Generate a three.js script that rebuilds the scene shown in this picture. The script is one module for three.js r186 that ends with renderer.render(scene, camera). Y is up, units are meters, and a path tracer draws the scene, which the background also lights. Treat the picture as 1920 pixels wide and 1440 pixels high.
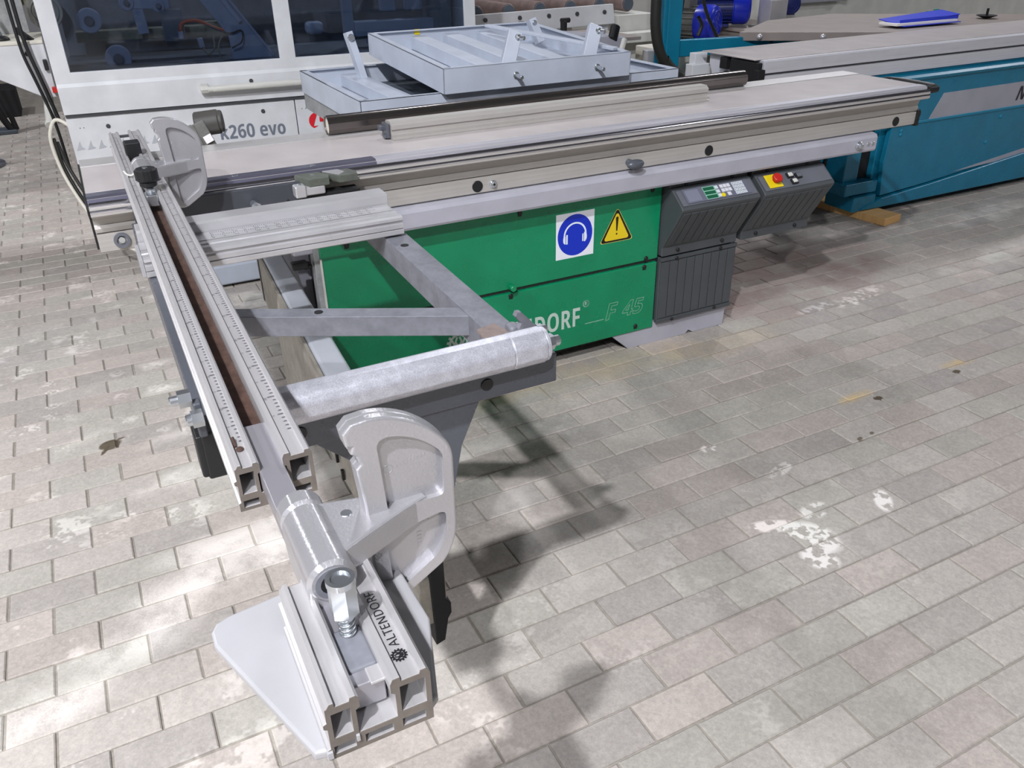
import * as THREE from 'three';
import { RoundedBoxGeometry } from 'three/addons/geometries/RoundedBoxGeometry.js';
import { mergeGeometries, toCreasedNormals } from 'three/addons/utils/BufferGeometryUtils.js';

// ---------------------------------------------------------------- camera, light, exposure
const scene = new THREE.Scene();
const camera = new THREE.PerspectiveCamera(2 * Math.atan(720 / 1537.7) * 180 / Math.PI, 4 / 3, 0.05, 100);
const right = new THREE.Vector3(0.8900, -0.0163, 0.4550).normalize();
const fwd = new THREE.Vector3(0.3903, -0.4880, -0.7808).normalize();
const up = new THREE.Vector3().crossVectors(right, fwd).normalize();
camera.matrixAutoUpdate = true;
camera.position.set(0, 1.4932, 0);
camera.quaternion.setFromRotationMatrix(new THREE.Matrix4().makeBasis(new THREE.Vector3().crossVectors(fwd, up), up, fwd.clone().negate()));
scene.add(camera);

const renderer = new THREE.WebGLRenderer({ antialias: true });
renderer.toneMapping = THREE.LinearToneMapping;
renderer.toneMappingExposure = 0.84;
renderer.shadowMap.enabled = true;
renderer.shadowMap.type = THREE.PCFSoftShadowMap;
scene.background = new THREE.Color(0x05060a);

// hall lamps: [x, z, candela]; all at one height, the last four added as fill
const LAMP_Y = 5.0;
const LAMPS = [
  [-1.75, 1.05, 128], [-1.95, 3.0, 96], [-4.65, 0.2, 62], [3.0, -6.6, 28], [6.8, -6.2, 52], [-2.6, -7.2, 42], [7.2, 3.4, 24], [11.0, -1.5, 44], [-8.2, -2.5, 34],
];

// ---------------------------------------------------------------- helpers
const V = (x, y, z) => new THREE.Vector3(x, y, z);
let seed = 20240611;
const rnd = () => { seed = (seed * 1664525 + 1013904223) >>> 0; return seed / 4294967296; };
const rr = (a, b) => a + (b - a) * rnd();
const names = new Map();
function numbered(n) { const k = names.get(n) ?? 0; names.set(n, k + 1); return k ? n + '_' + String(k).padStart(3, '0') : n; }
function shade(o) { o.castShadow = true; o.receiveShadow = true; return o; }

function thing(name, label, category, pos = [0, 0, 0], group) {
  const o = new THREE.Group(); o.name = numbered(name); o.position.set(...pos); scene.add(o);
  o.userData = { label, category }; if (group) o.userData.group = group;
  return o;
}
function tag(o, label, category, group, kind) {
  o.userData.label = label; o.userData.category = category;
  if (group) o.userData.group = group; if (kind) o.userData.kind = kind; return o;
}
function boxUV(g) {                                   // uv in metres, by the main direction of each face
  const n = g.index ? g.toNonIndexed() : g, p = n.attributes.position, m = n.attributes.normal, uv = new Float32Array(p.count * 2);
  for (let i = 0; i < p.count; i += 3) {
    let nx = 0, ny = 0, nz = 0;
    for (let k = 0; k < 3; k++) { nx += m.getX(i + k); ny += m.getY(i + k); nz += m.getZ(i + k); }
    nx = Math.abs(nx); ny = Math.abs(ny); nz = Math.abs(nz);
    for (let k = 0; k < 3; k++) {
      const x = p.getX(i + k), y = p.getY(i + k), z = p.getZ(i + k);
      const [u, v] = ny >= nx && ny >= nz ? [x, z] : nx > nz ? [y, z] : [x, y];
      uv[(i + k) * 2] = u; uv[(i + k) * 2 + 1] = v;
    }
  }
  n.setAttribute('uv', new THREE.BufferAttribute(uv, 2));
  return n;
}
function join(geos) {
  const list = geos.flat(9).map((g) => { const n = boxUV(g); for (const k of Object.keys(n.attributes)) if (!['position', 'normal', 'uv'].includes(k)) n.deleteAttribute(k); n.clearGroups(); return n; });
  return list.length > 1 ? mergeGeometries(list) : list[0];
}
function obj(name, geos, m, parent = scene) {
  const o = shade(new THREE.Mesh(join([geos]), m));
  o.name = parent === scene ? numbered(name) : name;
  parent.add(o); return o;
}
function named(parent) {                               // give repeated children of one parent their three-digit numbers
  const c = new Map();
  for (const o of parent.children) { const k = c.get(o.name) ?? 0; c.set(o.name, k + 1); if (k) o.name += '_' + String(k).padStart(3, '0'); named(o); }
}
const struct = (name, geos, m) => { const o = obj(name, geos, m); o.userData.kind = 'structure'; return o; };

// box between corners, softened edges
function bx(x0, x1, y0, y1, z0, z1, r = 0.0015) {
  const w = Math.abs(x1 - x0), h = Math.abs(y1 - y0), d = Math.abs(z1 - z0);
  const g = r > 0 ? new RoundedBoxGeometry(w, h, d, 1, Math.min(r, w * 0.45, h * 0.45, d * 0.45)) : new THREE.BoxGeometry(w, h, d);
  return g.translate((x0 + x1) / 2, (y0 + y1) / 2, (z0 + z1) / 2);
}
const shapeOf = (pts, holes = []) => { const s = new THREE.Shape(pts.map(([a, b]) => new THREE.Vector2(a, b))); for (const h of holes) s.holes.push(new THREE.Path(h.map(([a, b]) => new THREE.Vector2(a, b)))); return s; };
function ext(pts, len, o = {}) {
  const b = o.bevel ?? 0;
  return new THREE.ExtrudeGeometry(pts instanceof THREE.Shape ? pts : shapeOf(pts, o.holes), { depth: len - 2 * b, bevelEnabled: b > 0, bevelSize: b, bevelOffset: -b, bevelThickness: b, bevelSegments: o.seg ?? 2, curveSegments: o.curve ?? 10 }).translate(0, 0, b);
}
const extZ = (pts, z0, z1, o) => ext(pts, z1 - z0, o).translate(0, 0, z0);                                                        // points are (x, y)
const basisX = new THREE.Matrix4().makeBasis(V(0, 0, 1), V(0, 1, 0), V(-1, 0, 0));
const extX = (pts, x0, x1, o) => ext(pts, x1 - x0, o).applyMatrix4(basisX).translate(x1, 0, 0);                                    // points are (z, y)
const basisY = new THREE.Matrix4().makeBasis(V(1, 0, 0), V(0, 0, 1), V(0, -1, 0));
const extY = (pts, y0, y1, o) => ext(pts, y1 - y0, o).applyMatrix4(basisY).translate(0, y1, 0);                                    // points are (x, z)
function turnTo(g, a, b) {                              // y axis of g laid from a to b
  const d = b.clone().sub(a), q = new THREE.Quaternion().setFromUnitVectors(V(0, 1, 0), d.clone().normalize());
  return g.applyQuaternion(q).translate((a.x + b.x) / 2, (a.y + b.y) / 2, (a.z + b.z) / 2);
}
const vv = (p) => (p.isVector3 ? p : V(...p));
function cyl(a, b, r, seg = 20, r2 = r, open = false) { a = vv(a); b = vv(b); return turnTo(new THREE.CylinderGeometry(r2, r, a.distanceTo(b), seg, 1, open), a, b); }
function rod(a, b, r, seg = 20) {                        // cylinder with softened rims
  a = vv(a); b = vv(b); const L = a.distanceTo(b), c = Math.min(r * 0.18, L * 0.2, 0.004);
  const pts = [[0, -L / 2], [r - c, -L / 2], [r, -L / 2 + c], [r, L / 2 - c], [r - c, L / 2], [0, L / 2]].map(([x, y]) => new THREE.Vector2(x, y));
  return turnTo(toCreasedNormals(new THREE.LatheGeometry(pts, seg), 0.6), a, b);
}
function pipe(a, b, r, ri, seg = 28) {
  a = vv(a); b = vv(b); const L = a.distanceTo(b);
  const pts = [[ri, -L / 2], [r, -L / 2], [r, L / 2], [ri, L / 2], [ri, -L / 2]].map(([x, y]) => new THREE.Vector2(x, y));
  return turnTo(toCreasedNormals(new THREE.LatheGeometry(pts, seg), 0.6), a, b);
}
function bar(a, b, w, h, upv = [0, 1, 0], r = 0.002) {     // rectangular bar from a to b, w across, h along up
  a = vv(a); b = vv(b); const d = b.clone().sub(a), L = d.length(); d.normalize();
  const side = new THREE.Vector3().crossVectors(vv(upv), d).normalize(), u = new THREE.Vector3().crossVectors(d, side);
  const g = r > 0 ? new RoundedBoxGeometry(w, h, L, 1, Math.min(r, w * 0.4, h * 0.4)) : new THREE.BoxGeometry(w, h, L);
  return g.applyMatrix4(new THREE.Matrix4().makeBasis(side, u, d).setPosition(a.clone().add(b).multiplyScalar(0.5)));
}
const wire = (pts, r, n = 40, seg = 8) => new THREE.TubeGeometry(new THREE.CatmullRomCurve3(pts.map(vv)), n, r, seg);
function hex(a, b, r) { return cyl(a, b, r, 6); }
function bolt(p, dir, r = 0.007, L = 0.006, stud = 0) {   // hexagon head (and stud) at p pointing along dir
  p = vv(p); const d = vv(dir).normalize(), e = p.clone().addScaledVector(d, L), out = [toFlat(hex(p, e, r))];
  if (stud) out.push(rod(p.clone().addScaledVector(d, L * 0.5), p.clone().addScaledVector(d, L + stud), r * 0.55, 12));
  return out;
}
const toFlat = (g) => toCreasedNormals(g, 0.5);

// ---------------------------------------------------------------- textures and materials
function hash(x, y, s) { let h = Math.imul(x, 374761393) ^ Math.imul(y, 668265263) ^ Math.imul(s, 2147483647); h = Math.imul(h ^ (h >>> 13), 1274126177); return ((h ^ (h >>> 16)) >>> 0) / 4294967296; }
function vnoise(x, y, s, wrap = 0, wrapY = wrap) {
  const xi = Math.floor(x), yi = Math.floor(y), fx = x - xi, fy = y - yi, u = fx * fx * (3 - 2 * fx), v = fy * fy * (3 - 2 * fy);
  const m = (n, k) => (k ? ((n % k) + k) % k : n), w = (n) => m(n, wrap), wy = (n) => m(n, wrapY);
  const a = hash(w(xi), wy(yi), s), b = hash(w(xi + 1), wy(yi), s), c = hash(w(xi), wy(yi + 1), s), d = hash(w(xi + 1), wy(yi + 1), s);
  return (a + (b - a) * u) * (1 - v) + (c + (d - c) * u) * v;
}
function fbm(x, y, s, oct = 4, wrap = 0) { let a = 0.5, t = 0, n = 0; for (let i = 0; i < oct; i++) { t += a * vnoise(x, y, s + i * 17, wrap); n += a; x *= 2; y *= 2; a *= 0.5; wrap *= 2; } return t / n; }
function tex(size, fn, { srgb = false, repeat = 1, sizeY = size } = {}) {
  const d = new Uint8Array(size * sizeY * 4);
  for (let y = 0; y < sizeY; y++) for (let x = 0; x < size; x++) {
    const c = fn(x / size, y / sizeY, x, y), o = (y * size + x) * 4;
    d[o] = c[0] * 255; d[o + 1] = c[1] * 255; d[o + 2] = c[2] * 255; d[o + 3] = 255;
  }
  const t = new THREE.DataTexture(d, size, sizeY, THREE.RGBAFormat);
  t.wrapS = t.wrapT = THREE.RepeatWrapping; t.magFilter = THREE.LinearFilter; t.minFilter = THREE.LinearMipmapLinearFilter; t.generateMipmaps = true;
  t.repeat.set(repeat, repeat); if (srgb) t.colorSpace = THREE.SRGBColorSpace; t.needsUpdate = true; return t;
}
const cl = (v) => Math.max(0, Math.min(1, v));
const g3 = (v) => [cl(v), cl(v), cl(v)];
// dusty grime: near white with faint blotches and scratches
const grimeT = tex(512, (u, v) => { const f = fbm(u * 6, v * 6, 3, 5, 6), s = vnoise(u * 90, v * 9, 9, 90, 9) > 0.96 ? 0.03 : 0; return g3(0.93 + 0.09 * (f - 0.5) - s * 0.5); }, { srgb: true, repeat: 2.2 });
const dirtyT = tex(512, (u, v) => { const f = fbm(u * 8, v * 8, 31, 6, 8), h = fbm(u * 40, v * 40, 37, 3, 40); return g3(0.86 + 0.22 * (f - 0.5) + 0.10 * (h - 0.5)); }, { srgb: true, repeat: 3.5 });
const brush = (u, v) => { const f = vnoise(u * 2, v * 170, 5, 2, 170) * 0.4 + vnoise(u * 3, v * 60, 6, 3, 60) * 0.3 + fbm(u * 9, v * 9, 8, 4, 9) * 0.3; return g3(0.93 + 0.10 * (f - 0.5)); };
const brushX = tex(512, brush, { srgb: true, repeat: 2.3 });
const brushZ = tex(512, (u, v) => brush(v, u), { srgb: true, repeat: 2.3 });
const roughT = tex(512, (u, v) => { const f = fbm(u * 7, v * 7, 21, 5, 7), h = fbm(u * 60, v * 60, 22, 2, 60); return g3(0.72 + 0.3 * (f - 0.5) + 0.1 * (h - 0.5)); }, { repeat: 2.7 });
const grainB = tex(512, (u, v) => g3(fbm(u * 80, v * 80, 51, 3, 80)), { repeat: 6 });
const zincT = tex(512, (u, v) => { const f = fbm(u * 16, v * 16, 71, 5, 16), h = vnoise(u * 200, v * 200, 72, 200); return g3(0.88 + 0.14 * (f - 0.5) + 0.16 * (h - 0.5)); }, { srgb: true, repeat: 6 });
const rustT = tex(512, (u, v) => { const f = fbm(u * 24, v * 24, 81, 5, 24), d = fbm(u * 5, v * 5, 82, 3, 5); return [cl(0.34 + 0.26 * f + 0.1 * d), cl(0.25 + 0.25 * f + 0.1 * d), cl(0.22 + 0.22 * f + 0.1 * d)]; }, { srgb: true, repeat: 4 });
const woodT = tex(512, (u, v) => { const r = fbm(u * 3, v * 40, 91, 4, 0), g = vnoise(u * 8, v * 240, 93); return [cl(0.82 + 0.12 * r + 0.05 * g), cl(0.70 + 0.14 * r + 0.05 * g), cl(0.53 + 0.15 * r + 0.04 * g)]; }, { srgb: true, repeat: 2.5 });

const M = {};
const std = (color, rough, metal = 0, extra = {}) => new THREE.MeshStandardMaterial({ color, roughness: rough, metalness: metal, ...extra });
const phys = (color, rough, metal, extra) => new THREE.MeshPhysicalMaterial({ color, roughness: rough, metalness: metal, ...extra });
M.alu = std(0xd6d4d4, 0.40, 0.5, { map: brushZ });
M.aluX = std(0xd6d4d2, 0.42, 0.45, { map: brushX });
M.aluFace = std(0xc2beb8, 0.5, 0.25, { map: brushX });
M.aluWorn = std(0xd9d8da, 0.46, 0.5, { map: grimeT, roughnessMap: roughT });
M.cutEnd = std(0x8a8178, 0.75, 0.1, { map: dirtyT });
M.castAlu = std(0xcac9cc, 0.34, 0.6, { map: grimeT, bumpMap: grainB, bumpScale: 0.0002 });
M.chrome = std(0xe4e4ea, 0.14, 1.0);
M.zinc = std(0xc9ced2, 0.24, 0.9);
M.steelDark = std(0x6e6a74, 0.22, 0.9, { map: dirtyT, roughnessMap: roughT });
M.tubeSteel = std(0x8f8885, 0.22, 0.95, { map: grimeT });
M.stripLight = std(0xc6c5cc, 0.38, 0.35, { map: brushX });
M.strip = std(0x9c9cb2, 0.28, 0.8, { map: grimeT });
M.roller = std(0xd8d9e2, 0.42, 0.45, { map: zincT });
M.beamGrey = std(0xbcbcc6, 0.4, 0.1, { map: grimeT });
M.extBar = std(0xb4b2b8, 0.4, 0.6, { map: grimeT });
M.slate = std(0x5c6068, 0.42, 0.05, { map: grimeT, roughnessMap: roughT });
M.slateDusty = std(0x878991, 0.6, 0.05, { map: dirtyT });
M.bracket = std(0x4a4d55, 0.45, 0.1, { map: grimeT });
M.armGrey = std(0xd3d8e0, 0.2, 0.05, { map: grimeT });
M.armSide = std(0xb5b0a4, 0.6, 0.0, { map: dirtyT });
M.green = std(0x0a8f60, 0.4, 0.0, { map: grimeT, roughnessMap: roughT });
M.greenBolt = std(0x0f8a58, 0.4);
M.plastic = std(0x4d5154, 0.55, 0, { bumpMap: grainB, bumpScale: 0.0004, map: grimeT });
M.plasticTop = std(0x6d7078, 0.5, 0, { bumpMap: grainB, bumpScale: 0.0003, map: grimeT });
M.black = std(0x17181a, 0.45, 0);
M.blackMatte = std(0x101113, 0.75, 0);
M.rubber = std(0x4a4844, 0.6, 0, { map: grimeT });
M.brown = std(0x94867f, 0.8, 0, { map: rustT });
M.tongue = std(0x9d8d86, 0.7, 0.1, { map: dirtyT });
M.laminate = std(0xcbc4c2, 0.34, 0.0, { map: grimeT });
M.tray = std(0xc9d1de, 0.4, 0.0, { map: grimeT });
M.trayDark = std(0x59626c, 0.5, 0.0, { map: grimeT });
M.trayRaw = std(0xb2b4b4, 0.5, 0.2, { map: dirtyT });
M.white = std(0xe2e4e6, 0.42, 0, { map: grimeT });
M.offWhite = std(0xdcdcd4, 0.5, 0, { map: grimeT });
M.whitePlate = std(0xb9b9bb, 0.4, 0.1, { map: grimeT });
M.seam = std(0x3d3f42, 0.6);
M.pane = phys(0xc6ced9, 0.04, 0, { transmission: 1, thickness: 0, ior: 1.45 });
M.insideDark = std(0x6a7079, 0.6, 0.1, { map: dirtyT });
M.insideGrey = std(0x98a2b4, 0.5, 0.2, { map: grimeT });
M.insideOlive = std(0x8e8d74, 0.6, 0.0, { map: dirtyT });
M.orange = std(0xb5502c, 0.5);
M.red = std(0xc02016, 0.4);
M.yellow = std(0xe8d018, 0.45);
M.teal = std(0x167a9a, 0.36, 0.0, { map: grimeT, roughnessMap: roughT });
M.tealBright = std(0x0f86a8, 0.34, 0.0, { map: grimeT });
M.silverPaint = std(0xb0b1bc, 0.4, 0.1, { map: grimeT });
M.aluTeal = std(0xdcdce2, 0.45, 0.15, { map: brushX });
M.tableTop = std(0x9d928c, 0.5, 0, { map: grimeT });
M.wood = std(0xf2dcb8, 0.7, 0, { map: woodT });
M.blue = std(0x1a2fc0, 0.28, 0.0, { map: grimeT });
M.blueDark = std(0x1c2a6e, 0.35, 0.0, { map: grimeT });
M.olive = std(0x6f746b, 0.5, 0.2, { map: dirtyT });
M.motorGrey = std(0x8b8b86, 0.6, 0.2, { map: dirtyT });
M.paper = std(0xf1eeea, 0.7);
M.folder = std(0x2a3fd0, 0.4);
M.cream = std(0xd8d4c6, 0.5);
M.rollerBrown = std(0x94807a, 0.55, 0.1, { map: dirtyT });
M.hose = std(0x23241f, 0.5);
M.greyFixture = std(0x8d9094, 0.5);
M.wall = std(0x96969a, 0.8);
M.ceiling = std(0x6c6d72, 0.85);
M.pcb = std(0x3d8a70, 0.5);

function decal(name, w, h, ppm, draw, parent, opts = {}) {      // flat print: a sheet facing +z, drawn on a canvas of ppm pixels per metre
  const c = document.createElement('canvas'); c.width = Math.round(w * ppm); c.height = Math.round(h * ppm);
  const k = c.getContext('2d'); draw(k, c.width, c.height);
  const t = new THREE.CanvasTexture(c); t.colorSpace = THREE.SRGBColorSpace; t.magFilter = THREE.LinearFilter;
  const m = new THREE.MeshStandardMaterial({ map: t, roughness: opts.rough ?? 0.5, transparent: !opts.solid, metalness: 0 });
  const o = shade(new THREE.Mesh(new THREE.PlaneGeometry(w, h), m)); o.castShadow = false; o.name = name; parent.add(o);
  return o;
}

// ---------------------------------------------------------------- the hall
{
  const X0 = -11, X1 = 17, Z0 = -13, Z1 = 7, H = 6.2;
  struct('wall_back', [bx(X0 - 0.3, X1 + 0.3, -0.2, H, Z0 - 0.3, Z0, 0)], M.wall);
  struct('wall_front', [bx(X0 - 0.3, X1 + 0.3, -0.2, H, Z1, Z1 + 0.3, 0)], M.wall);
  struct('wall_left', [bx(X0 - 0.3, X0, -0.2, H, Z0, Z1, 0)], M.wall);
  struct('wall_right', [bx(X1, X1 + 0.3, -0.2, H, Z0, Z1, 0)], M.wall);
  struct('ceiling', [bx(X0 - 0.3, X1 + 0.3, H, H + 0.3, Z0 - 0.3, Z1 + 0.3, 0)], M.ceiling);

  // floor of grey concrete pavers, 200 x 100 mm, in running bond
  const floor = new THREE.Group(); floor.name = 'floor'; floor.userData.kind = 'structure'; scene.add(floor);
  const S = 8, UX = -2, UZ = -7;                         // the wear map covers 8 m x 8 m from (-2, -7)
  const smears = [                                      // x, z, length, width, angle, strength, kind: w dust, s scuffed white, o ochre dust, d dark spot, r reddish, g grey
    [0.09, -1.97, 0.22, 0.07, 0.15, 0.85, 'w'], [-0.03, -1.83, 0.20, 0.08, 0.25, 0.9, 'w'], [-0.16, -1.69, 0.20, 0.08, 0.3, 0.85, 'w'], [-0.36, -1.57, 0.18, 0.07, 0.3, 0.8, 'w'], [0.22, -1.92, 0.14, 0.08, 0.1, 0.95, 'w'], [-0.5, -1.52, 0.2, 0.06, 0.3, 0.5, 'w'], [-0.02, -2.35, 0.16, 0.05, 0.2, 0.55, 'w'], [0.0, -2.62, 0.10, 0.04, 0.2, 0.5, 'w'], [0.04, -2.98, 0.09, 0.03, 0.1, 0.7, 'w'], [-0.25, -2.75, 0.10, 0.03, 0.2, 0.35, 'w'],
    [0.44, -2.17, 0.16, 0.10, 0.1, 0.85, 'w'], [0.22, -2.35, 0.3, 0.12, 0.1, 0.5, 'w'], [0.45, -3.0, 0.14, 0.3, 0, 0.6, 'w'], [0.55, -3.7, 0.35, 0.14, 0, 0.75, 'w'], [0.02, -3.18, 0.35, 0.05, 0.1, 0.4, 'w'],
    [1.47, -1.30, 0.07, 0.025, -0.4, 1.0, 's'], [1.53, -1.21, 0.06, 0.07, 0.2, 1.0, 's'], [1.48, -1.14, 0.04, 0.05, 0.4, 1.0, 's'], [1.83, -1.24, 0.05, 0.025, 0.9, 1.0, 's'], [1.62, -1.30, 0.05, 0.03, 0.2, 0.8, 's'], [1.56, -1.70, 0.03, 0.02, 0, 1.0, 's'], [1.68, -1.5, 0.06, 0.02, 0.3, 0.7, 's'],
    [2.95, -2.36, 0.17, 0.05, 0.25, 1.0, 's'], [2.69, -2.36, 0.12, 0.03, 0.1, 0.9, 's'], [3.48, -3.03, 0.5, 0.10, 0.05, 0.7, 'w'], [4.5, -2.87, 0.7, 0.10, 0.05, 0.7, 'w'], [4.08, -2.4, 0.6, 0.10, 0.05, 0.55, 'w'], [5.0, -2.55, 0.6, 0.14, 0.05, 0.55, 'w'],
    [0.82, -2.02, 0.16, 0.07, 0.2, 0.6, 'w'], [0.95, -1.78, 0.18, 0.08, 0.1, 0.55, 'w'], [1.08, -2.05, 0.15, 0.05, 0.1, 0.5, 'w'], [0.86, -1.62, 0.12, 0.06, 0.1, 0.5, 'w'],
    [2.22, -1.715, 0.085, 0.025, 0.06, 0.85, 'o'], [1.60, -2.34, 0.45, 0.12, 0.0, 0.30, 'o'], [2.1, -2.28, 0.4, 0.08, 0.03, 0.25, 'o'], [1.05, -2.40, 0.3, 0.12, 0, 0.4, 'o'],
    [2.295, -1.67, 0.018, 0.012, 0, 0.9, 'd'], [2.03, -1.51, 0.017, 0.009, 0.3, 0.7, 'd'], [2.09, -1.515, 0.014, 0.009, 0.3, 0.7, 'd'], [-0.175, -2.67, 0.030, 0.026, 0.5, 0.9, 'd'], [-0.19, -2.64, 0.028, 0.006, 1.1, 0.9, 'd'], [-0.16, -2.69, 0.035, 0.006, 0.2, 0.8, 'd'],
    [1.15, -1.70, 0.4, 0.3, 0.2, 0.15, 'g'], [2.95, -2.85, 0.5, 0.35, 0.1, 0.55, 'r'], [3.2, -2.62, 0.25, 0.12, 0.1, 0.45, 'r'], [2.5, -2.6, 0.3, 0.25, 0.1, 0.45, 'r'],
  ];
  const wearMap = (size, X, Z, W) => {
    const t = tex(size, (u, v) => {
      const x = u * W + X, z = v * W + Z;
      const n = fbm(x * 2.1, z * 2.1, 101, 3), f = fbm(x * 22, z * 22, 103, 4), p = vnoise(x * 130, z * 130, 107), p2 = vnoise(x * 420, z * 420, 108), q = fbm(x * 9 + 3, z * 11, 109, 4);
      let k = 0.765 + 0.06 * (n - 0.5) + 0.05 * (f - 0.5) + 0.06 * (p - 0.5) + 0.07 * (p2 - 0.5), r = k, g = k * 0.985, b = k * 0.965;
      const left = cl(0.75 - x * 0.55), fl = cl((q - 0.60) * 9) * (0.10 + 0.55 * left) * cl((f + 0.4 * (p - 0.5) - 0.46) * 7);      // scattered lime-white flecks, more of them on the left
      r += (0.98 - r) * fl; g += (0.98 - g) * fl; b += (0.97 - b) * fl;
      for (const [sx, sz, L, H, a, s, c] of smears) {
        const dx = x - sx, dz = z - sz, m0 = Math.max(L, H) * 1.7; if (Math.abs(dx) > m0 || Math.abs(dz) > m0) continue;
        const ca = Math.cos(a), sa = Math.sin(a), e = Math.hypot((dx * ca - dz * sa) / L, (dx * sa + dz * ca) / H);
        if (e > 1.6) continue;
        const hi = c === 's' ? fbm(x * 60, z * 60, 131, 3) : 0;
        const edge = c === 's' ? cl((1.2 - e) * 3) * cl((hi + q * 0.5 - 0.70) * 9) : c === 'd' ? cl((1.1 - e + 1.2 * (f - 0.5)) * 3) : cl(1.25 - e + 1.1 * (q - 0.5)) * cl(0.2 + 1.6 * (f - 0.1) + (p2 - 0.5) * 0.4);
        const w = cl(edge * s), d = c === 'w' ? [0.995, 0.99, 0.98] : c === 's' ? [1, 1, 1] : c === 'o' ? [0.90, 0.80, 0.60] : c === 'd' ? [0.36, 0.32, 0.26] : c === 'r' ? [0.60, 0.51, 0.50] : [0.66, 0.66, 0.65];
        r += (d[0] - r) * w; g += (d[1] - g) * w; b += (d[2] - b) * w;
      }
      return [cl(r), cl(g), cl(b)];
    }, { srgb: true });
    t.wrapS = t.wrapT = THREE.MirroredRepeatWrapping; t.repeat.set(8 / W, 8 / W); t.offset.set((UX - X) / W, (UZ - Z) / W); return t;
  };
  const mapT = wearMap(1024, UX, UZ, 8), nearT = wearMap(2048, -0.9, -3.1, 3.4);
  const bumpT = tex(512, (u, v) => g3(0.5 * fbm(u * 20, v * 20, 61, 4, 20) + 0.5 * fbm(u * 110, v * 110, 63, 2, 110)), { repeat: 14 });
  const nearM = new THREE.MeshStandardMaterial({ color: 0xf3eee9, roughness: 0.8, map: nearT, bumpMap: bumpT, bumpScale: 0.0011, vertexColors: true });
  const paverM = new THREE.MeshStandardMaterial({ color: 0xf3eee9, roughness: 0.8, map: mapT, bumpMap: bumpT, bumpScale: 0.0011, vertexColors: true });
  const sandM = new THREE.MeshStandardMaterial({ color: 0xc6c1b8, roughness: 0.95, map: mapT, bumpMap: bumpT, bumpScale: 0.003 });

  const P = 0.204, R = 0.1035;
  function paver(x, z, light) {                          // chamfered slab of its own size and tilt; uv in the wear map's metres
    const w = P - 0.0044 - rr(0, 0.0024), d = R - 0.0034 - rr(0, 0.002), y = rr(-0.0012, 0.0012), tx = rr(-0.006, 0.006), tz = rr(-0.009, 0.009), c = 0.0024 + rr(0, 0.001);
    x += rr(-0.0012, 0.0012); z += rr(-0.0010, 0.0010);
    const ring = (s, yy) => [[-1, -1], [1, -1], [1, 1], [-1, 1]].map(([a, b]) => { const px = a * (w / 2 - s), pz = b * (d / 2 - s); return [x + px, y + yy + px * tx + pz * tz, z + pz]; });
    const top = ring(c, 0), mid = ring(0, -0.0028), low = ring(0, -0.014), pos = [];
    const quad = (a, b, e, f) => pos.push(...a, ...b, ...e, ...a, ...e, ...f);
    quad(top[3], top[2], top[1], top[0]);
    for (let i = 0; i < 4; i++) { const j = (i + 1) % 4; quad(top[i], top[j], mid[j], mid[i]); quad(mid[i], mid[j], low[j], low[i]); }
    return pos;
  }
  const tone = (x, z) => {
    const t = rnd(), k = 0.90 + 0.15 * rnd() - 0.17 * Math.max(0, Math.min(1, (x + 0.1) / 1.1)) - (x > 1.9 && z < -2.3 ? 0.03 : 0), warm = x < 0.3 ? 0.012 : 0;  // greyer pavers to the right; this ramp also paints in the lamp falloff
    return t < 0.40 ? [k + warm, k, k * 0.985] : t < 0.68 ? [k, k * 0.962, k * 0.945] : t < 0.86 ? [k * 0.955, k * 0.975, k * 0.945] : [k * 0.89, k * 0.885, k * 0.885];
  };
  const slabs = [];
  const view = new THREE.Frustum(); camera.updateMatrixWorld(true); camera.updateProjectionMatrix();
  view.setFromProjectionMatrix(new THREE.Matrix4().multiplyMatrices(camera.projectionMatrix, camera.matrixWorld.clone().invert()));
  const eye = camera.position;
  for (let k = -90; k < 20; k++) {
    const z = (k + 0.5) * R + R / 2, odd = ((k % 2) + 2) % 2;
    for (let i = -40; i < 60; i++) {
      const x = (i + (odd ? 0.25 : 0.75)) * P + P / 2, dist = Math.hypot(x, eye.y, z), c = V(x, 0, z);
      const seen = view.intersectsSphere(new THREE.Sphere(c, 0.11));
      const hidden = (x > 0.55 && x < 2.22 && z < -2.55 && z > -4.6) || (x > -0.07 && x < 2 && z < -4.4) || (x > 3.9 && z < -3.25);
      slabs.push({ x, z, big: seen && !hidden ? eye.y / dist ** 3 : -1 / dist });
    }
  }
  slabs.sort((a, b) => b.big - a.big);
  const geoOf = (list) => {
    const pos = [], col = [], uv = [];
    for (const s of list) {
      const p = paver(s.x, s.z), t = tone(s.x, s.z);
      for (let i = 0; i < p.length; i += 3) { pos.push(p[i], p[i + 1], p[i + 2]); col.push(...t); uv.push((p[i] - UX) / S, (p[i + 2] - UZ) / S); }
    }
    const g = new THREE.BufferGeometry();
    g.setAttribute('position', new THREE.Float32BufferAttribute(pos, 3)); g.setAttribute('color', new THREE.Float32BufferAttribute(col, 3)); g.setAttribute('uv', new THREE.Float32BufferAttribute(uv, 2));
    g.computeVertexNormals(); return g;
  };
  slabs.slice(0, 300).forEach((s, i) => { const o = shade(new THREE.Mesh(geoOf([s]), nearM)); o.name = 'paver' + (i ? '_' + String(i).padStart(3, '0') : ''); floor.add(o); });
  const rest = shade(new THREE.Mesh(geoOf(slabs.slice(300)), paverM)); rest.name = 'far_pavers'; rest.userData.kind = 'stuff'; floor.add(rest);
  const bed = new THREE.BoxGeometry(X1 - X0, 0.3, Z1 - Z0).translate((X0 + X1) / 2, -0.1545, (Z0 + Z1) / 2), bp = bed.attributes.position, bu = bed.attributes.uv;
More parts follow.
